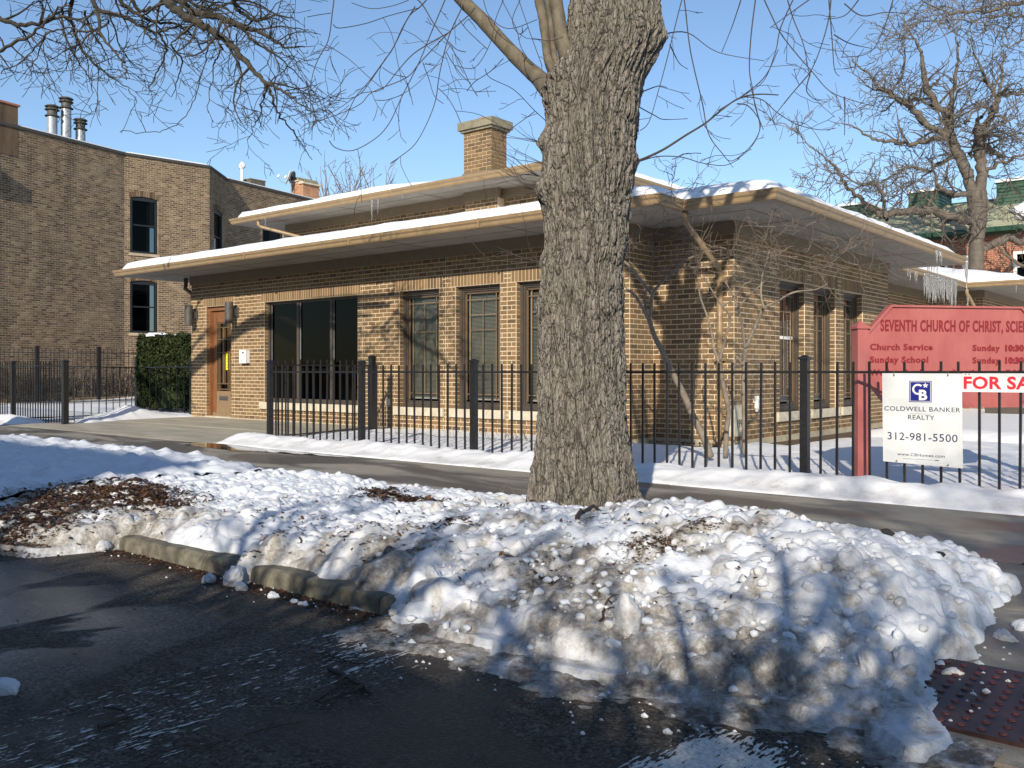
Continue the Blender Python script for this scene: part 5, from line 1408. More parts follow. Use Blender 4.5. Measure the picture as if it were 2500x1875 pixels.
for i in range(nrow):
    f0=i/nrow; f1=(i+1)/nrow; y0_=YRB-.5+(yr-YRB+.5)*f0; y1_=YRB-.5+(yr-YRB+.5)*f1; z0_=ze+.2+(zr-ze-.2)*f0; z1_=ze+.2+(zr-ze-.2)*f1
    m.hexa([(-24.5,y0_,z0_),(6.5,y0_,z0_),(6.5,y1_,z1_-.02),(-24.5,y1_,z1_-.02),(-24.5,y0_,z0_+.03),(6.5,y0_,z0_+.03),(6.5,y1_,z1_+.005),(-24.5,y1_,z1_+.005)])
m.obj('roof',M['roof_grey'],rb_)
m=MB(); m.quad((-24.5,yr,zr),(6.5,yr,zr),(6.5,yr+5,ze),(-24.5,yr+5,ze)); m.obj('roof',M['roof_grey'],rb_)
m=MB(); m.box((-24.5,yr-.06,zr-.02),(6.5,yr+.06,zr+.05)); m.obj('ridge_cap',M['green_trim'],rb_)
def rxy(u,Y): return x_on_y(u,Y)
def dormer(u0,u1,Yf,vt,name='dormer'):
    x0,x1=rxy(u0,Yf),rxy(u1,Yf); d=Yf/rdir(u0)[1]; ztop=CAMZ+(907-vt)/FPX*d; fr_=(Yf-YRB+.5)/(yr-YRB+.5); zb=ze+.2+(zr-ze-.2)*fr_-.15
    m=MB(); m.box((x0,Yf,zb),(x1,Yf+2.0,ztop)); o=m.obj(name,M['green_side'],rb_)
    b=MB(); z=zb
    while z<ztop-.05:
        b.hexa([(x0-.02,Yf-.035,z),(x1+.02,Yf-.035,z),(x1+.02,Yf,z),(x0-.02,Yf,z),(x0-.02,Yf-.005,z+.13),(x1+.02,Yf-.005,z+.13),(x1+.02,Yf,z+.13),(x0-.02,Yf,z+.13)])
        b.hexa([(x1,Yf-.02,z),(x1+.035,Yf-.02,z),(x1+.035,Yf+2,z),(x1,Yf+2,z),(x1,Yf-.02,z+.13),(x1+.005,Yf-.02,z+.13),(x1+.005,Yf+2,z+.13),(x1,Yf+2,z+.13)]); z+=.135
    b.obj('siding_board',M['green_side'],o,kind='stuff')
    s=MB(); s.box((x0-.08,Yf-.08,ztop),(x1+.1,Yf+2.1,ztop+.03)); s.obj('dormer_roof',M['green_trim'],o)
    s=MB(); s.box((x0-.05,Yf-.05,ztop+.03),(x1+.07,Yf+2.0,ztop+.14)); me=s.mesh('dormer_snow'); at=me.attributes.new("dirt",'FLOAT','POINT'); link('dormer_snow',me,M['snow_clean'],o)
dormer(2219,2290,40.1,474); dormer(2434,2520,40.1,448); dormer(2050,2116,40.1,506)
# snow patch on that roof
m=MB(); pts=[]
for (u,v) in ((2464,520),(2472,514),(2485,510),(2500,500),(2530,496),(2530,545),(2500,541),(2478,537),(2490,530),(2478,526)):
    # intersect the roof plane
    a,b=rdir(u); sl=(zr-ze-.2)/(yr-YRB+.5); k=(907-v)/FPX; d=(ze+.2-(YRB-.5)*sl-CAMZ)/(k-b*sl); pts.append((a*d,b*d,CAMZ+k*d+.06))
m.v=pts; m.r=[.5]*len(pts); m.f=[tuple(range(len(pts)))]; me=m.mesh('snow_patch'); at=me.attributes.new("dirt",'FLOAT','POINT'); o=link('roof_snow',me,M['snow_clean'],rb_); md=o.modifiers.new('s','SOLIDIFY'); md.thickness=.08; md.offset=-1
for (u,v) in ((2447,500),(2487,495)):
    p=P(u,v,41.5); m=MB(); m.lathe((p.x,p.y,p.z-.3),[(.10,0),(.10,.32),(.14,.34),(.14,.4)],12); m.obj('vent_cap',M['white_metal'],rb_)
dc=P(2492,446,39); dish(dc,.30,(cam2site(.3,-.9)[0],cam2site(.3,-.9)[1],.4),'satellite dish on the green dormer at the right')
# low timber edging and far path in the right yard
m=MB(); m.box((-5.2,23.6,.1),(8,23.75,.33)); m.obj('timber_edging',M['frame'],None,label='low dark timber edging at the back of the snowy yard',cat='garden edging')

# ================================================================ vegetation: branches
def polytube(mb,pts,rads,sides=5): mb.tube(pts,rads,sides,cap=False)
def smooth_path(pts,sub=4):
    """Catmull-Rom through (Vector,r) pairs"""
    out=[];n=len(pts)
    for i in range(n-1):
        p0,p1,p2,p3=pts[max(i-1,0)],pts[i],pts[i+1],pts[min(i+2,n-1)]
        for k in range(sub):
            t=k/sub; t2=t*t;t3=t2*t
            q=(p1[0]*2+(p2[0]-p0[0])*t+(p0[0]*2-p1[0]*5+p2[0]*4-p3[0])*t2+(p1[0]*3-p0[0]-p2[0]*3+p3[0])*t3)*.5
            out.append((q,p1[1]*(1-t)+p2[1]*t))
    out.append(pts[-1]); return out
def twig(mb,p,d,L,r,lvl,opt):
    seg=max(3,int(L/opt['seg'])); st=L/seg; pts=[Vector(p)]; d=Vector(d).normalized(); rr=[r]
    bend=Vector((R.gauss(0,1),R.gauss(0,1),R.gauss(0,.6)))*opt['curl']
    for i in range(seg):
        d=(d+bend*st+Vector((R.gauss(0,1),R.gauss(0,1),R.gauss(0,1)))*opt['wander']*math.sqrt(st)+Vector((0,0,opt['trop']*st*(1 if i>seg*.55 and opt.get('hook') else (-1 if opt.get('hook') else 1))))).normalized()
        pts.append(pts[-1]+d*st); rr.append(max(opt['rmin'],r*(1-.75*(i+1)/seg)))
    mb.tube(pts,rr,4 if r>opt['rmin']*2.5 else 3,cap=False)
    if lvl>0:
        n=max(1,int(L*opt['dens']*R.uniform(.7,1.3)))
        for k in range(n):
            f=R.uniform(.15,1); i=min(int(f*seg),seg-1); q=pts[i]; t=(pts[i+1]-pts[i]).normalized()
            a=Vector((R.gauss(0,1),R.gauss(0,1),R.gauss(0,1))); a=(a-t*a.dot(t)).normalized()
            nd=(t*R.uniform(.5,1.0)+a*R.uniform(.6,1.1)).normalized()
            twig(mb,q,nd,L*R.uniform(.25,.6)*opt.get('ratio',1),rr[i]*.62,lvl-1,opt)
def px_path(l,d0,d1,scale,u0,v0,rscale):
    """traced branch: list of (x,y,w) in a zoomed picture"""
    n=len(l); out=[]
    for i,(x,y,w) in enumerate(l):
        d=d0+(d1-d0)*i/max(1,n-1); u=u0+x*scale; v=v0+y*scale
        out.append((P(u,v,d),w*scale*d/FPX/2*rscale))
    return out
def side_twigs(mb,path,dens,Lr,opt,lvl=1,rfac=.5,upbias=0,rmaxf=.4):
    for i in range(len(path)-1):
        a,b=path[i][0],path[i+1][0]; L=(b-a).length; n=dens*L; n=int(n)+(1 if R.random()<n-int(n) else 0)
        t=(b-a).normalized() if L>1e-6 else Vector((0,0,1))
        for k in range(n):
            q=a.lerp(b,R.random()); v=Vector((R.gauss(0,1),R.gauss(0,1),R.gauss(0,1)+upbias)); v=(v-t*v.dot(t)).normalized()
            nd=(t*R.uniform(.1,.9)+v).normalized(); r=min(max(path[i][1]*rfac,opt['rmin']),opt.get('rtop',.02)); twig(mb,q,nd,R.uniform(*Lr),r,lvl,opt)

# ---- the big furrowed street tree
tree=empty('street_tree',(TX,TY,.2),label='massive old tree with deeply furrowed grey bark in the snow by the pavement',cat='tree')
sil=[(-700,1460,1680),(-300,1425,1650),(-100,1405,1628),(0,1386,1614),(60,1382,1617),(100,1380,1618),(150,1362,1600),(200,1342,1576),(300,1333,1560),(350,1326,1556),(400,1322,1554),(480,1320,1541),(540,1327,1534),(600,1325,1533),(650,1318,1522),(700,1312,1523),(800,1311,1526),(900,1312,1527),(1000,1311,1528),(1060,1307,1532),(1100,1301,1539),(1150,1291,1548),(1200,1287,1556),(1240,1282,1562),(1290,1276,1570)]
sv=np.array([s[0] for s in sil][::-1],float); sl_=np.array([s[1] for s in sil][::-1],float); sr_=np.array([s[2] for s in sil][::-1],float)
DT=5.95; zz=CAMZ+(907-sv)/FPX*DT
NZ=760; NT=520
zrow=np.concatenate([np.linspace(.05,3.75,640),np.linspace(3.76,zz.max(),120)])
lft=np.interp(zrow,zz,sl_); rgt=np.interp(zrow,zz,sr_)
cxr=((lft+rgt)/2-1250)/FPX*DT; rad=(rgt-lft)/2/FPX*DT
th=np.linspace(0,2*math.pi,NT,endpoint=False)
TH,ZR=np.meshgrid(th,zrow); RAD=np.repeat(rad[:,None],NT,1); CXR=np.repeat(cxr[:,None],NT,1)
A_=TH*.30
# th=0 is the right silhouette, pi the left, 3pi/2 faces the camera
wx=(fbm(A_*7,ZR*2.2,3,70)-.5)*.30; wz=(fbm(A_*6,ZR*3,3,71)-.5)*.4
def ridged(x,y,s): return 1-np.abs(2*vnoise(x,y,s)-1)
lean=ZR*.16
r1=ridged((A_+lean*.3+wx*.35)*24,(ZR+wz)*2.9,73); r2=ridged((A_+lean*.3+wx*.22)*47,(ZR+wz*.6)*6.5,75); r3=fbm(A_*80,ZR*34,3,77)
crack=ridged(A_*30+wx*6,(ZR+wz*.5)*21,79)
rdg=np.clip(r1,0,1)**5*.75+np.clip(r2,0,1)**5*.60
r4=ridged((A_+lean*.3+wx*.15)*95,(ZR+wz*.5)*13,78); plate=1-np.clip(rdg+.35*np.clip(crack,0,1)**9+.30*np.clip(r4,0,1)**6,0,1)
terr=np.floor(fbm(A_*16+wx,ZR*7,3,81)*7)/7
disp=-.034*(1-plate)+.014*(terr-.5)+.010*(r3-.5)+.03*(fbm(A_*3.3,ZR*1.3,3,83)-.5)
# root flare and lobes
fl=np.exp(-np.maximum(ZR-.12,0)/.22); disp=disp+fl*(.02+.055*np.cos(TH*5+.6)+.025*np.cos(TH*9+2))
def burl(t0,z0,rt,rz,a):
    dt=np.angle(np.exp(1j*(TH-t0))); return a*np.exp(-(dt/rt)**2-((ZR-z0)/rz)**2)
zof=lambda v: CAMZ+(907-v)/FPX*DT
for (t0,v0,rt,rz,a) in ((math.pi+.15,350,.22,.06,.03),(math.pi+.25,470,.3,.09,.035),(math.pi+.5,455,.2,.06,.03),(math.pi+.1,750,.25,.05,.022),(math.pi+.1,230,.4,.12,.04),(6.1,110,.35,.12,.03),(6.15,390,.25,.05,.02),(4.2,60,.25,.10,.03),(4.5,480,.2,.05,.02),(.05,530,.2,.04,.015),(math.pi+.6,190,.4,.15,.035),(3.4,640,.2,.05,.015)):
    b_=burl(t0,zof(v0),rt,rz,a); disp=disp+b_*(.7+1.3*fbm(A_*26,ZR*24,3,85))
# old branch scar
disp=disp-.05*np.exp(-(np.angle(np.exp(1j*(TH-3.75)))/.06)**2-((ZR-zof(428))/.022)**2)
RR=RAD+disp
XC=CXR+RR*np.cos(TH); YCc=DT+RR*np.sin(TH)*1.0
XS=.7696*XC-.6385*YCc; YS=.6389*XC+.7694*YCc
cols=np.concatenate([np.arange(NT),[0]])
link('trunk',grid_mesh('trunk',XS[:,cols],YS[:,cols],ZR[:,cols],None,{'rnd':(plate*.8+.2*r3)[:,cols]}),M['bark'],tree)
lm=MB(); s5=.3617
def limb(l,d0,d1,rs=1.0,mat='limb',name='limb',sides=12,sub=5,sc=s5,u0=1100,v0=0):
    pa=smooth_path(px_path(l,d0,d1,sc,u0,v0,rs),sub); m=MB(); 
    pts=[];rr=[]
    for q,r in pa: pts.append(q); rr.append(r*(1+R.uniform(-.04,.04)))
    m.tube(pts,rr,sides,cap=True); m.obj(name,M[mat],tree,smooth=True); return pa
paL=limb([(760,700,150),(670,600,150),(600,530,120),(490,430,102),(350,285,98),(210,130,94),(80,0,90),(-80,-190,85),(-300,-500,70),(-500,-800,45)],5.85,6.8)
limb([(800,700,90),(730,540,95),(690,470,80),(655,380,60),(640,250,60),(620,100,66),(600,0,68),(560,-300,55),(450,-700,30)],5.82,6.3)
limb([(790,560,60),(715,420,45),(690,300,38),(675,150,38),(655,0,36),(640,-300,30)],5.9,6.1)
limb([(850,480,150),(770,330,110),(745,220,92),(728,100,90),(712,0,88),(690,-300,75),(650,-700,50)],5.78,5.9)
# far crown above the picture, so that the tree is whole and shades the wall
crown=MB(); co=dict(seg=.3,curl=.25,wander=.22,trop=.10,rmin=.004,dens=1.7,ratio=1.0,rtop=.05)
topc=Vector((*cam2site((1570-1250)/FPX*DT,DT),CAMZ+(907+700)/FPX*DT))
for k in range(7):
    an=k*2*math.pi/7+R.uniform(-.3,.3); d=Vector((math.cos(an),math.sin(an),R.uniform(.6,1.3)))
    twig(crown,topc-Vector((0,0,R.uniform(0,.8))),d,R.uniform(3.5,5),R.uniform(.07,.11),3,co)
crown.obj('crown_branch',M['limb'],tree,kind='stuff')
# hanging twigs traced from the photograph
hz=MB(); ho=dict(seg=.05,curl=2.2,wander=.5,trop=1.6,rmin=.0021,dens=2.2,hook=True,ratio=.9,rtop=.004)
s6=.3165
LFT=[[(560,-60),(540,110),(510,310),(430,460),(385,600),(375,760),(375,910)],
[(1450,-80),(1410,0),(1300,260),(1210,480),(1080,740),(980,950),(870,1070),(700,1160),(570,1140),(520,1085)],
[(1570,-20),(1540,60),(1440,280),(1370,560),(1340,760),(1280,930),(1180,1110),(1060,1210),(990,1260)],
[(1300,-40),(1220,50),(1130,130),(1020,350),(900,530),(760,720),(640,760),(560,740),(500,710)],
[(1640,60),(1590,120),(1430,260),(1220,480),(1110,600),(850,710),(760,800),(590,880),(400,940)],
[(1180,-20),(1240,40),(1330,190),(1430,320),(1530,490),(1600,640),(1660,740)],
[(1820,-60),(1860,20),(1960,220),(2000,370),(2100,520)],[(1960,-60),(2000,60),(2080,290),(2160,510)],
[(500,345),(620,420),(700,480),(830,600),(940,690)],[(1210,60),(980,120),(800,180),(600,215),(550,190)],
[(1860,450),(1760,550),(1640,630),(1580,700)],[(2210,950),(2100,850),(1940,690),(1760,600),(1720,530)],[(2100,860),(2020,920),(1900,1005)],
[(1360,680),(1430,750),(1490,850),(1530,945)],[(1180,50),(1090,200),(1010,370),(940,470),(830,620),(720,750),(650,900),(630,920)],
[(1440,250),(1280,340),(1160,420),(1050,540),(920,690),(760,720),(600,830),(380,950)],[(1080,730),(960,770),(870,770)],[(930,520),(1010,570),(1120,595)],
[(1240,480),(1290,620),(1330,740),(1400,800)],[(1860,0),(1800,150),(1760,330),(1640,520),(1480,500)],[(1420,400),(1480,500),(1560,600),(1610,640)],[(1130,0),(1000,45),(840,65),(690,20)],
[(1440,320),(1500,380),(1570,400)],[(1520,150),(1590,240),(1740,380)],[(350,130),(430,115),(530,100)],[(1990,0),(1930,150),(1980,260),(2050,210)],[(1700,-40),(1750,120),(1900,220),(2120,150)]]
for l in LFT:
    n=len(l); big=1.0 if n>=7 else .6
    d0=R.uniform(5.6,7.2); pa=smooth_path(px_path([(x,y,(9 if big==1 else 6)*(1-.6*i/(n-1))) for i,(x,y) in enumerate(l)],d0,d0-R.uniform(-.2,.8),s6,640,0,1.0),5)
    polytube(hz,[q for q,_ in pa],[max(r*1.15,.0026) for _,r in pa],5)
    side_twigs(hz,pa,1.7,(.08,.42),ho,1,.5)
s8=.4219
RGT=[[(130,-60),(180,50),(250,190),(350,320),(430,410),(540,530),(700,590),(790,612)],[(545,-40),(530,100),(490,250),(430,400),(350,500),(270,600)],[(530,0),(550,250),(562,400),(590,440)],
[(910,-40),(870,100),(830,200),(790,280),(720,320),(600,330)],[(280,-40),(320,100),(380,250),(410,400),(420,440)],[(-110,640),(0,575),(60,560),(150,580),(230,650),(350,720),(480,750),(570,740)],
[(110,-40),(80,200),(70,400),(90,520),(100,600),(130,740),(80,850),(0,920)],[(620,560),(622,680),(620,780)],[(420,430),(400,520),(440,570),(480,580)],[(430,410),(300,560),(190,700)],
[(20,0),(-30,150),(-90,300)],[(330,-20),(250,160),(220,300),(150,470),(20,560)],[(0,600),(60,610),(120,680),(150,750)],[(700,0),(620,90),(500,110)],[(440,-20),(300,80),(190,160)],[(620,20),(720,90),(860,70),(990,80)],[(560,200),(650,250),(780,280)]]
for l in RGT:
    n=len(l); d0=R.uniform(5.8,7.5); pa=smooth_path(px_path([(x,y,8*(1-.6*i/(n-1))) for i,(x,y) in enumerate(l)],d0,d0-.4,s8,1800,0,1.0),5)
    polytube(hz,[q for q,_ in pa],[max(r*1.05,.0026) for _,r in pa],5); side_twigs(hz,pa,1.7,(.08,.45),ho,1,.5)
MID=[[(1590,-60),(1560,0),(1460,400),(1400,620),(1340,820),(1280,880)],[(1570,-60),(1585,60),(1620,350),(1700,700),(1740,900),(1830,1030),(1900,1085),(2030,980),(2090,860),(2070,760),(2020,560)],
[(1265,1085),(1350,1050),(1450,1000),(1590,910),(1720,830),(1830,740),(1950,660),(2080,635),(2212,640)],[(1950,660),(2080,560),(2150,470),(2212,330)],[(1270,1090),(1400,1055),(1560,1060),(1700,1100),(1850,1115),(1950,1070)],[(1480,300),(1540,420),(1600,465)],
[(1270,720),(1380,780),(1440,805),(1600,800)],[(1430,230),(1600,220),(1800,350),(2120,410)],[(1290,620),(1400,580),(1460,590)]]
for j,l in enumerate(MID):
    n=len(l); w=18 if j==2 else 8; d0=6.0+.2*j if j not in (2,4) else 5.75; pa=smooth_path(px_path([(x,y,w*(1-.6*i/(n-1))) for i,(x,y) in enumerate(l)],d0,d0+(.3 if j in (2,4) else -.2),s5,1100,0,1.0),5)
    polytube(hz,[q for q,_ in pa],[max(r*1.1,.0026) for _,r in pa],6); side_twigs(hz,pa,1.5,(.08,.4),ho,1,.45)
# twiglets from the trunk's left side
for (u,v,n) in ((1320,470,9),(1318,430,5),(1325,350,4),(1315,640,6),(1330,400,3)):
    for k in range(n):
        p=P(u,v,5.9); dx=cam2site(-1,R.uniform(-.6,.3)); twig(hz,p,(dx[0],dx[1],R.uniform(-.3,.9)),R.uniform(.15,.5),.003,1,dict(seg=.05,curl=1,wander=.5,trop=.3,rmin=.0014,dens=3))
hz.obj('hanging_twig',M['twig'],tree,kind='stuff')

# ---- tree overhanging from the left
lt=empty('street_tree',(*cam2site(-11.0,11.6),.1),label='tree outside the frame whose gnarled dark branches droop into the upper left',cat='tree')
ltx,lty=cam2site(-11.0,11.6)
tk=MB(); tp=[(Vector((ltx,lty,-.1)),.42),(Vector((ltx+.05,lty,1.2)),.33),(Vector((ltx+.1,lty,3.0)),.30),(Vector((ltx+.15,lty+.1,4.6)),.27)]
pa=smooth_path(tp,5); tk.tube([q for q,_ in pa],[r for _,r in pa],18); tk.obj('trunk',M['bark'],lt,smooth=True)
fork=tp[-1][0]
sL=.4521
LB=[[(860,-60,60),(920,20,55),(1000,85,52),(1080,130,48),(1150,175,44),(1240,235,38),(1290,290,34),(1370,380,28),(1440,450,24),(1530,490,16),(1600,540,10),(1700,610,6)],
[(930,-30,40),(1060,60,44),(1200,95,38),(1320,150,30),(1420,180,22),(1540,250,14),(1650,250,7)],
[(1230,110,18),(1350,200,16),(1450,270,12),(1560,350,8),(1640,440,5)],
[(1440,450,18),(1470,520,16),(1500,600,12),(1560,680,9),(1610,740,6),(1680,860,4)],
[(1440,455,12),(1420,560,9),(1380,680,6),(1340,750,4)],
[(480,-30,30),(560,60,26),(680,90,22),(760,140,20),(860,175,14),(960,150,12),(1060,130,8)],
[(400,-30,26),(380,60,22),(400,160,20),(440,260,16),(520,350,14),(590,410,9),(680,470,6),(740,540,4)],
[(520,60,20),(560,200,16),(620,280,14),(670,360,10),(680,430,6)],
[(600,120,14),(470,170,12),(380,150,10),(260,180,10),(150,300,8),(0,390,7)],
[(250,180,10),(190,340,6),(170,410,4)],[(860,180,16),(900,260,14),(880,320,10),(850,400,8),(800,470,5)],
[(920,230,14),(980,330,10),(970,400,7),(930,520,4)],[(1160,180,14),(1200,260,12),(1160,340,8),(1150,440,6),(1120,600,4)],
[(1130,180,8),(1110,330,7),(1060,500,6),(1000,620,5),(920,690,5),(810,715,4),(650,705,3)],[(230,220,6),(270,380,5),(330,510,4),(420,590,4),(500,610,3),(540,540,3)],
[(1260,-20,30),(1290,60,24),(1400,110,18),(1480,80,12),(1600,100,7)],[(1000,-30,20),(1100,60,16),(1150,30,12),(1280,20,8)],[(700,-20,26),(760,60,20),(830,40,14),(900,90,8)],[(-60,40,30),(60,120,26),(200,130,22),(330,90,18),(450,120,12),(560,210,8)],[(-60,300,22),(60,240,20),(180,180,16),(300,60,12),(380,20,8)],[(620,-30,30),(700,50,24),(820,110,18),(940,130,14),(1040,190,10),(1100,290,6)],[(760,90,12),(800,190,10),(870,230,8),(950,300,7),(960,380,5)],[(460,60,14),(500,180,12),(560,260,9),(570,330,6)],[(330,40,14),(350,200,12),(420,330,9),(480,420,7),(500,500,4)],[(1100,60,12),(1250,20,10),(1400,40,8),(1560,110,5)],[(1320,160,10),(1440,260,8),(1560,300,6),(1660,330,4)],
[(1460,250,10),(1500,330,8),(1560,420,6),(1700,560,4),(1790,610,3)]]
lb=MB(); lo=dict(seg=.075,curl=1.0,wander=.75,trop=-.35,rmin=.0034,dens=5.6,ratio=1.05,rtop=.016)
lbb=MB()
for j,l in enumerate(LB):
    d0=R.uniform(9.2,10.4); pa=px_path(l,d0,d0+R.uniform(-.6,.6),sL,0,0,1.0)
    pp=smooth_path(pa,5)
    pp=[(q+Vector((R.gauss(0,.010),R.gauss(0,.010),R.gauss(0,.010))),r*R.uniform(.92,1.08)) for q,r in pp]
    tgt=lbb if l[0][2]>20 else lb
    tgt.tube([q for q,_ in pp],[max(r*.9,.004) for _,r in pp],9,cap=False)
    thin = j in (13,14)
    side_twigs(lb,pp,.8 if thin else 8.0,(.10,.35) if thin else (.18,.75),lo,0 if thin else 2,.5)
# limbs that carry them, coming from the fork
for j in (0,1,5,6,15,17):
    l=LB[j]; d=9.8; e=P(l[0][0]*sL,l[0][1]*sL,d); mid=(fork+e)/2+Vector((0,0,.9)); pa=smooth_path([(fork,.13),(mid,.10),(e,l[0][2]*sL*d/FPX/2)],6); lbb.tube([q for q,_ in pa],[r for _,r in pa],9,cap=False)
up=dict(seg=.3,curl=.25,wander=.3,trop=.05,rmin=.006,dens=1.8,ratio=1.0,rtop=.05)
for k in range(6):
    an=k*2*math.pi/6; twig(lbb,fork,Vector((math.cos(an),math.sin(an),1.1)),R.uniform(3,4.5),.11,3,up)
lbb.obj('limb',M['twig_dark'],lt,kind='stuff'); lb.obj('twig',M['twig_dark'],lt,kind='stuff')

# ---- tree beyond the church on the right
rt_=empty('park_tree',(*cam2site((2382-1250)/FPX*31.5,31.5),.1),label='spreading bare tree with crooked limbs behind the church on the right',cat='tree')
RD=31.5
def rpath(l): return smooth_path(px_path(l,RD,RD,.4219,1800,0,1.0),5)
trunkp=[(1375,2150,110),(1378,1700,92),(1380,1560,88),(1385,1380,82),(1392,1250,100),(1385,1130,112),(1375,1090,105)]
m=MB(); pa=rpath(trunkp); m.tube([q for q,_ in pa],[r for _,r in pa],16); m.obj('trunk',M['twig_grey'],rt_,smooth=True)
RB=[[(1365,1130,58),(1335,1030,62),(1320,980,64),(1260,850,60),(1220,760,58),(1222,690,44),(1130,580,40),(1085,470,35),(1075,380,26),(1060,300,18),(1000,200,10),(960,140,5)],
[(1405,1130,66),(1412,1000,62),(1395,870,62),(1400,830,60),(1430,750,42),(1490,640,38),(1510,560,32),(1600,540,24),(1660,520,20)],
[(1220,790,36),(1100,730,36),(1040,670,34),(960,610,28),(880,560,24),(800,510,20),(720,440,12),(640,370,6)],[(1240,700,30),(1245,620,26),(1290,480,24),(1320,370,20),(1350,260,14),(1350,160,8),(1400,60,4)],
[(1500,560,26),(1430,480,20),(1400,430,16),(1340,340,8),(1300,230,4)],[(1520,540,22),(1560,430,16),(1600,330,12),(1660,250,8)],
[(1380,1275,56),(1290,1275,48),(1200,1250,46),(1050,1228,46),(950,1235,42),(850,1252,36),(815,1262,34),(800,1280,24),(785,1285,18)],
[(830,1255,32),(740,1180,28),(680,1130,22),(600,1070,20),(545,985,18),(480,930,9),(400,880,5),(330,820,3)],[(830,1255,24),(825,1180,20),(775,1100,20),(700,1095,16),(640,1110,12),(500,1050,6),(420,1090,4)],
[(1330,1110,26),(1240,1135,30),(1150,1105,24),(1100,1080,16),(1070,1000,10),(1040,940,5)],[(1300,885,30),(1230,910,24),(1140,970,20),(1070,940,16),(980,965,12),(900,1010,8),(850,970,4)],
[(1210,790,34),(1080,812,30),(950,828,24),(850,805,18),(760,770,14),(680,720,8),(600,690,4)],[(1350,890,26),(1450,880,10)],
[(1420,1440,44),(1500,1410,46),(1560,1385,44),(1620,1400,40),(1700,1350,30)],[(1430,1000,22),(1480,960,20),(1540,940,14),(1620,900,8)],[(1420,835,34),(1500,830,28),(1570,835,26),(1680,860,20)],
[(1380,820,26),(1300,820,28),(1240,760,20)],[(1340,700,14),(1280,720,12),(1380,620,14),(1400,520,8)],[(1120,560,16),(1060,540,14),(1000,520,12),(960,560,6)],[(1100,520,12),(1150,460,12),(1200,440,8)],
[(1700,30,26),(1560,30,24),(1460,75,20),(1300,100,15),(1150,95,10),(1000,50,6)],[(1700,110,14),(1500,110,12),(1300,170,9),(1100,190,6),(900,250,3)],[(1700,230,12),(1560,280,10),(1440,330,6)],[(1660,20,14),(1500,-10,10),(1300,10,6)],
[(1100,1000,10),(1050,1050,8),(1000,1100,4)],[(880,560,12),(905,480,14),(900,400,9),(860,330,5)],[(1000,630,14),(930,600,10)],[(960,960,10),(930,1040,8),(870,1100,4)],[(1075,1230,10),(1065,1290,8),(1020,1320,6),(960,1360,3)],[(1070,1290,7),(1120,1330,5),(1150,1360,3)],
[(1470,1400,10),(1620,1560,22),(1700,1540,18)]]
rl=MB(); rtw=MB(); ro=dict(seg=.28,curl=.45,wander=.6,trop=.12,rmin=.011,dens=3.3,ratio=1.05,rtop=.05)
for j,l in enumerate(RB):
    pa=rpath(l); dz=R.uniform(-2.2,2.2) if j>1 else 0; n=len(pa); f=cam2site(0,1)
    pa=[(q+Vector((f[0],f[1],0))*dz*(i/n)+Vector((R.gauss(0,.03),R.gauss(0,.03),R.gauss(0,.04))),r) for i,(q,r) in enumerate(pa)]
    (rl if l[0][2]>22 else rtw).tube([q for q,_ in pa],[max(r,.012) for _,r in pa],8,cap=False)
    if j==0 or j==1: pa=pa[len(pa)//3:]
    side_twigs(rtw,pa,3.0,(.5,2.2),ro,2,.42,upbias=.3)
rl.obj('limb',M['twig_grey'],rt_,smooth=True,kind='stuff'); rtw.obj('twig',M['twig_grey'],rt_,kind='stuff')

# ---- small multi-stemmed tree in the yard
sm=empty('small_tree',(*cam2site((1765-1250)/FPX*10.2,10.2),.12),label='small multi-stemmed bare tree with flat fine twigs against the church corner',cat='tree')
s7=.3617
def stem(l,d0,d1,sides=9,name='stem'):
    pa=smooth_path(px_path(l,d0,d1,s7,1250,500,1.0),5); m=MB(); m.tube([q for q,_ in pa],[r for _,r in pa],sides,cap=True); m.obj(name,M['stem'],sm,smooth=True); return pa
S=[]
S.append(stem([(1340,1700,52),(1290,1560,50),(1220,1420,46),(1150,1260,44),(1080,1130,42),(1010,980,38),(960,880,34),(925,770,30)],10.2,9.9))
S.append(stem([(925,770,28),(940,690,24),(950,600,24),(1030,500,18),(1110,440,14),(1140,400,10)],9.9,9.6))
S.append(stem([(925,780,24),(850,640,20),(790,580,18),(700,570,14),(640,540,10)],9.9,9.6)); S.append(stem([(950,610,24),(870,510,22),(800,420,20),(700,330,16),(620,200,8)],9.9,9.5)); S.append(stem([(905,730,18),(895,620,14),(910,560,10)],9.9,10))
S.append(stem([(1440,1700,34),(1450,1500,34),(1460,1380,34),(1430,1240,32),(1410,1120,30),(1395,1060,30)],10.3,10.1)); S.append(stem([(1395,1060,24),(1360,960,18),(1350,880,16),(1320,760,14),(1270,620,14),(1260,520,10)],10.1,10.3)); S.append(stem([(1400,1050,22),(1440,900,18),(1470,760,16),(1400,660,12),(1340,560,10),(1290,480,8)],10.1,9.8))
S.append(stem([(1565,1680,34),(1568,1500,32),(1565,1300,30),(1565,1100,30),(1575,970,30)],10.4,10.2)); S.append(stem([(1580,960,26),(1640,820,24),(1700,700,22),(1790,650,16),(1900,590,14),(2050,570,8),(2130,530,5)],10.2,9.9)); S.append(stem([(1700,700,16),(1680,600,14),(1690,480,14),(1720,370,10),(1740,300,6)],10.0,10.1))
S.append(stem([(1575,970,22),(1550,800,18),(1530,720,16),(1490,610,14),(1440,520,8)],10.2,10.3)); S.append(stem([(1530,690,14),(1600,610,12),(1680,540,9),(1740,480,5)],10.2,10.0)); S.append(stem([(1560,1080,16),(1510,1020,12),(1505,1100,8),(1480,1200,6)],10.2,10.4)); S.append(stem([(1410,680,12),(1490,640,10),(1560,540,8),(1640,510,5)],10,9.8))
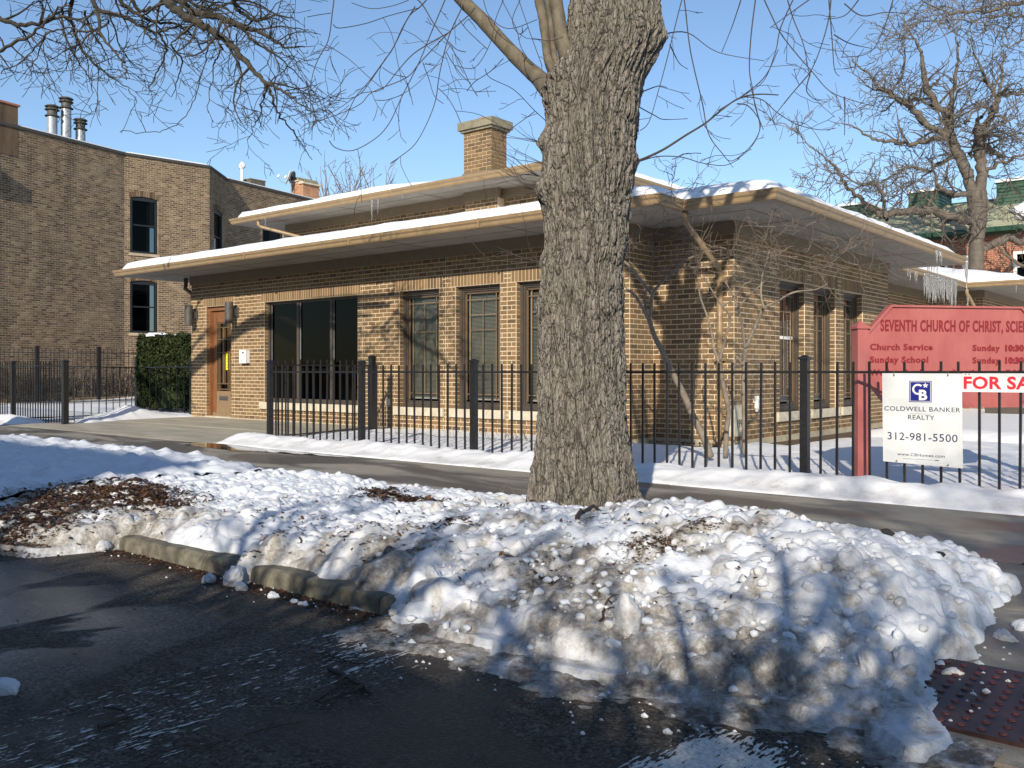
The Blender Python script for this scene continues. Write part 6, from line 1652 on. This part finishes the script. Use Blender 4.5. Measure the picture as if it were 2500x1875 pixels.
tw=MB(); so_=dict(seg=.06,curl=1.3,wander=1.1,trop=.0,rmin=.0021,dens=6.5,ratio=1.0,rtop=.008)
def flat(c0,c1,n,L,lev=2):
    for k in range(n):
        u=R.uniform(c0[0],c1[0]); v=R.uniform(c0[1],c1[1]); p=P(u,v,R.uniform(9.3,10.6)); a=R.uniform(0,6.28); twig(tw,p,(math.cos(a),math.sin(a),R.uniform(-.15,.3)),R.uniform(*L),.005,lev,so_)
for pa in S[1:]: side_twigs(tw,pa[len(pa)//2:],5,(.2,.6),so_,2,.4)
flat((1600,605),(1800,655),26,(.35,.8)); flat((1790,600),(2110,660),40,(.35,.85)); flat((1540,540),(1680,620),14,(.25,.6)); flat((1580,430),(1760,520),16,(.25,.55)); flat((1870,500),(2060,560),12,(.25,.6),1); flat((1600,370),(1740,430),5,(.2,.5),1)
tw.obj('twig',M['stemtwig'],sm,kind='stuff')

# ---- far tree behind the roof
ft=empty('far_tree',(*cam2site((860-1250)/FPX*62,62),0),label='distant bare tree showing above the church roof left of the chimney',cat='tree')
m=MB(); base=P(845,620,62); fo=dict(seg=.7,curl=.12,wander=.12,trop=.14,rmin=.018,dens=.75,ratio=1.05,rtop=.2)
m.tube([Vector((base.x,base.y,0)),base,P(850,520,62)],[.35,.3,.2],8)
m.obj('trunk',M['twig_far'],ft)
m=MB()
for (u,v,k) in ((845,540,6),(850,520,7),(800,520,6),(790,530,6),(900,530,5),(930,520,5)):
    for i in range(k): 
        a=cam2site(R.uniform(-.55,.55),R.uniform(-.3,.3)); twig(m,P(u,v,62),(a[0],a[1],1),R.uniform(2.2,3.9),.06,3,fo)
m.obj('branch',M['twig_far'],ft,kind='stuff')

# ---- yew hedge and snow on it
hx=[cam2site(*q) for q in (((332-1250)/FPX*23.5,23.5),((472-1250)/FPX*21.9,21.9))]
hedge=empty('yew_hedge',(-20.5,12.6,.2),label='clipped dark green yew hedge with snow on top beside the church corner',cat='hedge')
hc=MB(); A=Vector(cam2site((335-1250)/FPX*23.0,23.0)); B=Vector(cam2site((474-1250)/FPX*22.3,22.3)); back=Vector(cam2site(-.35,.94))*1.6
def HP(f,g,z): q=A.lerp(B,f)+back*g; return Vector((q.x,q.y,z))
core=MB(); core.hexa([HP(.06,.08,.25),HP(.95,.08,.25),HP(.95,.9,.25),HP(.06,.9,.25),HP(.04,.08,1.95),HP(.97,.08,1.98),HP(.97,.9,1.98),HP(.04,.9,1.95)]); core.obj('core',M['yew'],hedge)
for _ in range(15000):
    w=R.random()
    if w<.66: f,g,z=R.random(),R.gauss(.03,.03),.22+1.84*R.random()
    elif w<.83: f,g,z=R.random(),R.random(),2.02+R.gauss(0,.03)
    else: f,g,z=R.gauss(.02,.02),R.random(),.22+1.8*R.random()
    lump=.20*(fbm(np.array([f*9.]),np.array([z*4.5+g*3]),3,90)[0]-.5)
    f2=f; 
    f2=.5+(f-.5)*(1-.10*max(0,(.9-z))-.06*max(0,z-1.8)*4); g+=.25*max(0,.9-z)*.5 if w<.66 else 0
    p=HP(f2,g-lump*1.2,z); p.z+=lump*(1 if w>=.66 and w<.83 else 0)
    L=R.uniform(.03,.065)*(1.8 if R.random()<.06 else 1); a=Vector((R.gauss(0,1),R.gauss(0,1),R.gauss(.4,1))).normalized(); b=a.cross(Vector((R.gauss(0,1),R.gauss(0,1),R.gauss(0,1)))).normalized()*L*.32
    r=min(1,max(0,.45+1.6*lump+R.gauss(0,.22)))
    hc.tri(p-b,p+b,p+a*L,r); hc.tri(p-b+a*L*.3,p+b*2.0+a*L*.2,p+a*L*.9,r)
hc.obj('foliage',M['yew'],hedge,kind='stuff')
def hs(f0,f1,g0,g1,z,t):
    n=26; xs_=np.linspace(f0,f1,n); ys_=np.linspace(g0,g1,14); Fq,Gq=np.meshgrid(xs_,ys_); e=np.minimum(np.minimum(Fq-f0,f1-Fq)/(f1-f0),np.minimum(Gq-g0,g1-Gq)/(g1-g0))*4; e=np.clip(e+.35*(fbm(Fq*12,Gq*6,3,95)-.5),0,1)**.5
    Zq=z-.03+t*e+.03*(fbm(Fq*10,Gq*5,3,93)-.5); X_q=A.x+(B.x-A.x)*Fq+back.x*Gq; Y_q=A.y+(B.y-A.y)*Fq+back.y*Gq
    return link('snow_cap',grid_mesh('hedge_snow',X_q,Y_q,Zq,e>.05,{'dirt':Zq*0}),M['snow_clean'],hedge)
hs(.10,.60,-.06,.7,2.03,.13); hs(.60,.99,.10,.8,2.05,.07)
m=MB()
for _ in range(260): 
    p=HP(R.uniform(.1,1),R.uniform(-.25,.05),.17); m.quad(p,p+Vector((.03,.01,.01)),p+Vector((.03,.04,.02)),p+Vector((0,.03,.01)),R.random())
m.obj('fallen_needles',M['mulch'],hedge,kind='stuff')

# ---- bare bushes below the old apartment wall, dry stalks by the church
bs_=MB(); bo=dict(seg=.12,curl=.8,wander=.5,trop=.2,rmin=.007,dens=3,ratio=.8,rtop=.02)
for k in range(480):
    f=R.random(); q=CS(-15.8,27.6).lerp(CS(-10.6,30.6),f); q=q+CS(0,R.uniform(0,.9)); twig(bs_,(q.x,q.y,.35),(R.gauss(0,.35),R.gauss(0,.35),1),R.uniform(.5,.95),.012,2,bo)
o=bs_.obj('bare_bushes',M['twig_dark'],None,kind='stuff',label='row of bare dark bushes at the foot of the old brick wall')
ds=MB(); do=dict(seg=.05,curl=1.2,wander=.7,trop=.2,rmin=.0022,dens=6,ratio=.7,rtop=.004)
for k in range(90):
    x_=R.gauss(-8.3,.55) if k<70 else R.uniform(-11,-6.9); y_=R.gauss(10.2,.35) if k<70 else R.uniform(9.8,11); twig(ds,(x_,y_,.14),(R.gauss(0,.4),R.gauss(0,.4),1),R.uniform(.12,.33),.0035,1,do)
for (uu,vv) in ((1225,1200),(1255,1212)):
    g=ground_at(uu,vv,.27); twig(ds,(g[0],g[1],.2),(0,0,1),.16,.002,1,do)
ds.obj('dry_stalks',M['stemtwig'],None,kind='stuff',label='dry brown perennial stalks standing in the snow behind the fence')
for k in range(3):
    pass

# ================================================================ behind the camera, unseen: blocks and small trees added to shade road and snow
def house(x0,x1,h,label):  # unseen added block, its height set by where its shadow edge should fall
    ob=empty('shadow_block',((x0+x1)/2,-16,0),label=label,cat='building')
    m=MB(); m.box((x0,-24,-.2),(x1,-12.2,h-.25)); m.obj('wall',M['brown_building'],ob)
    m=MB(); m.box((x0-.05,-24.2,h-.25),(x1+.05,-12.0,h)); m.obj('cornice',M['stone'],ob)
    x=x0+1
    while x<x1-1.6:
        for z in (1.2,4.4):
            m=MB(); m.box((x,-12.2,z),(x+1.2,-12.15,z+1.7)); m.obj('window',M['dimglass'],ob)
        x+=3.1
house(-30,.75,8.35,'taller house-shaped block behind the camera, added to shade the snow')
house(1.2,26,6.9,'lower house-shaped block behind the camera, added to shade the road')
sd=dict(seg=.3,curl=.25,wander=.35,trop=.05,rmin=.009,dens=4.2 ,ratio=1.0,rtop=.1)
R=random.Random(23)
for i,(x_,y_,h,L_,nb_,lab) in enumerate(((1.5,-3.0,2.2,(1.4,2.2),16,'small bare tree right of the camera, added to dapple the snow bank'),(-.9,-3.3,2.2,(1.4,2.2),13,'small bare tree directly behind the camera, added to dapple the snow'),(-3.6,-3.6,2.0,(1.3,2.2),9,'small bare tree left of the camera, added to dapple the snow'),(6.5,-7.0,3.6,(3.6,5.0),6,'tall bare street tree behind the camera to the right'))):  # the three small trees are added to throw dappled shade on the bank
    root=empty('street_tree',(x_,y_,0),label=lab,cat='tree')
    m=MB(); m.tube([(x_,y_,-.2),(x_+.05,y_,h*.5),(x_,y_+.05,h)],[.10+.05*h*.6,.09+.03*h,.06+.03*h],12); m.obj('trunk',M['bark'],root)
    m=MB()
    for k in range(nb_):
        an=k*2*math.pi/nb_+R.uniform(-.3,.3); twig(m,(x_,y_,h-R.uniform(0,.4)),(math.cos(an),math.sin(an),R.uniform(.2,1.3)),R.uniform(*L_),.06 if h<3 else .09,3,sd)
    m.obj('crown',M['twig_grey'],root,kind='stuff')
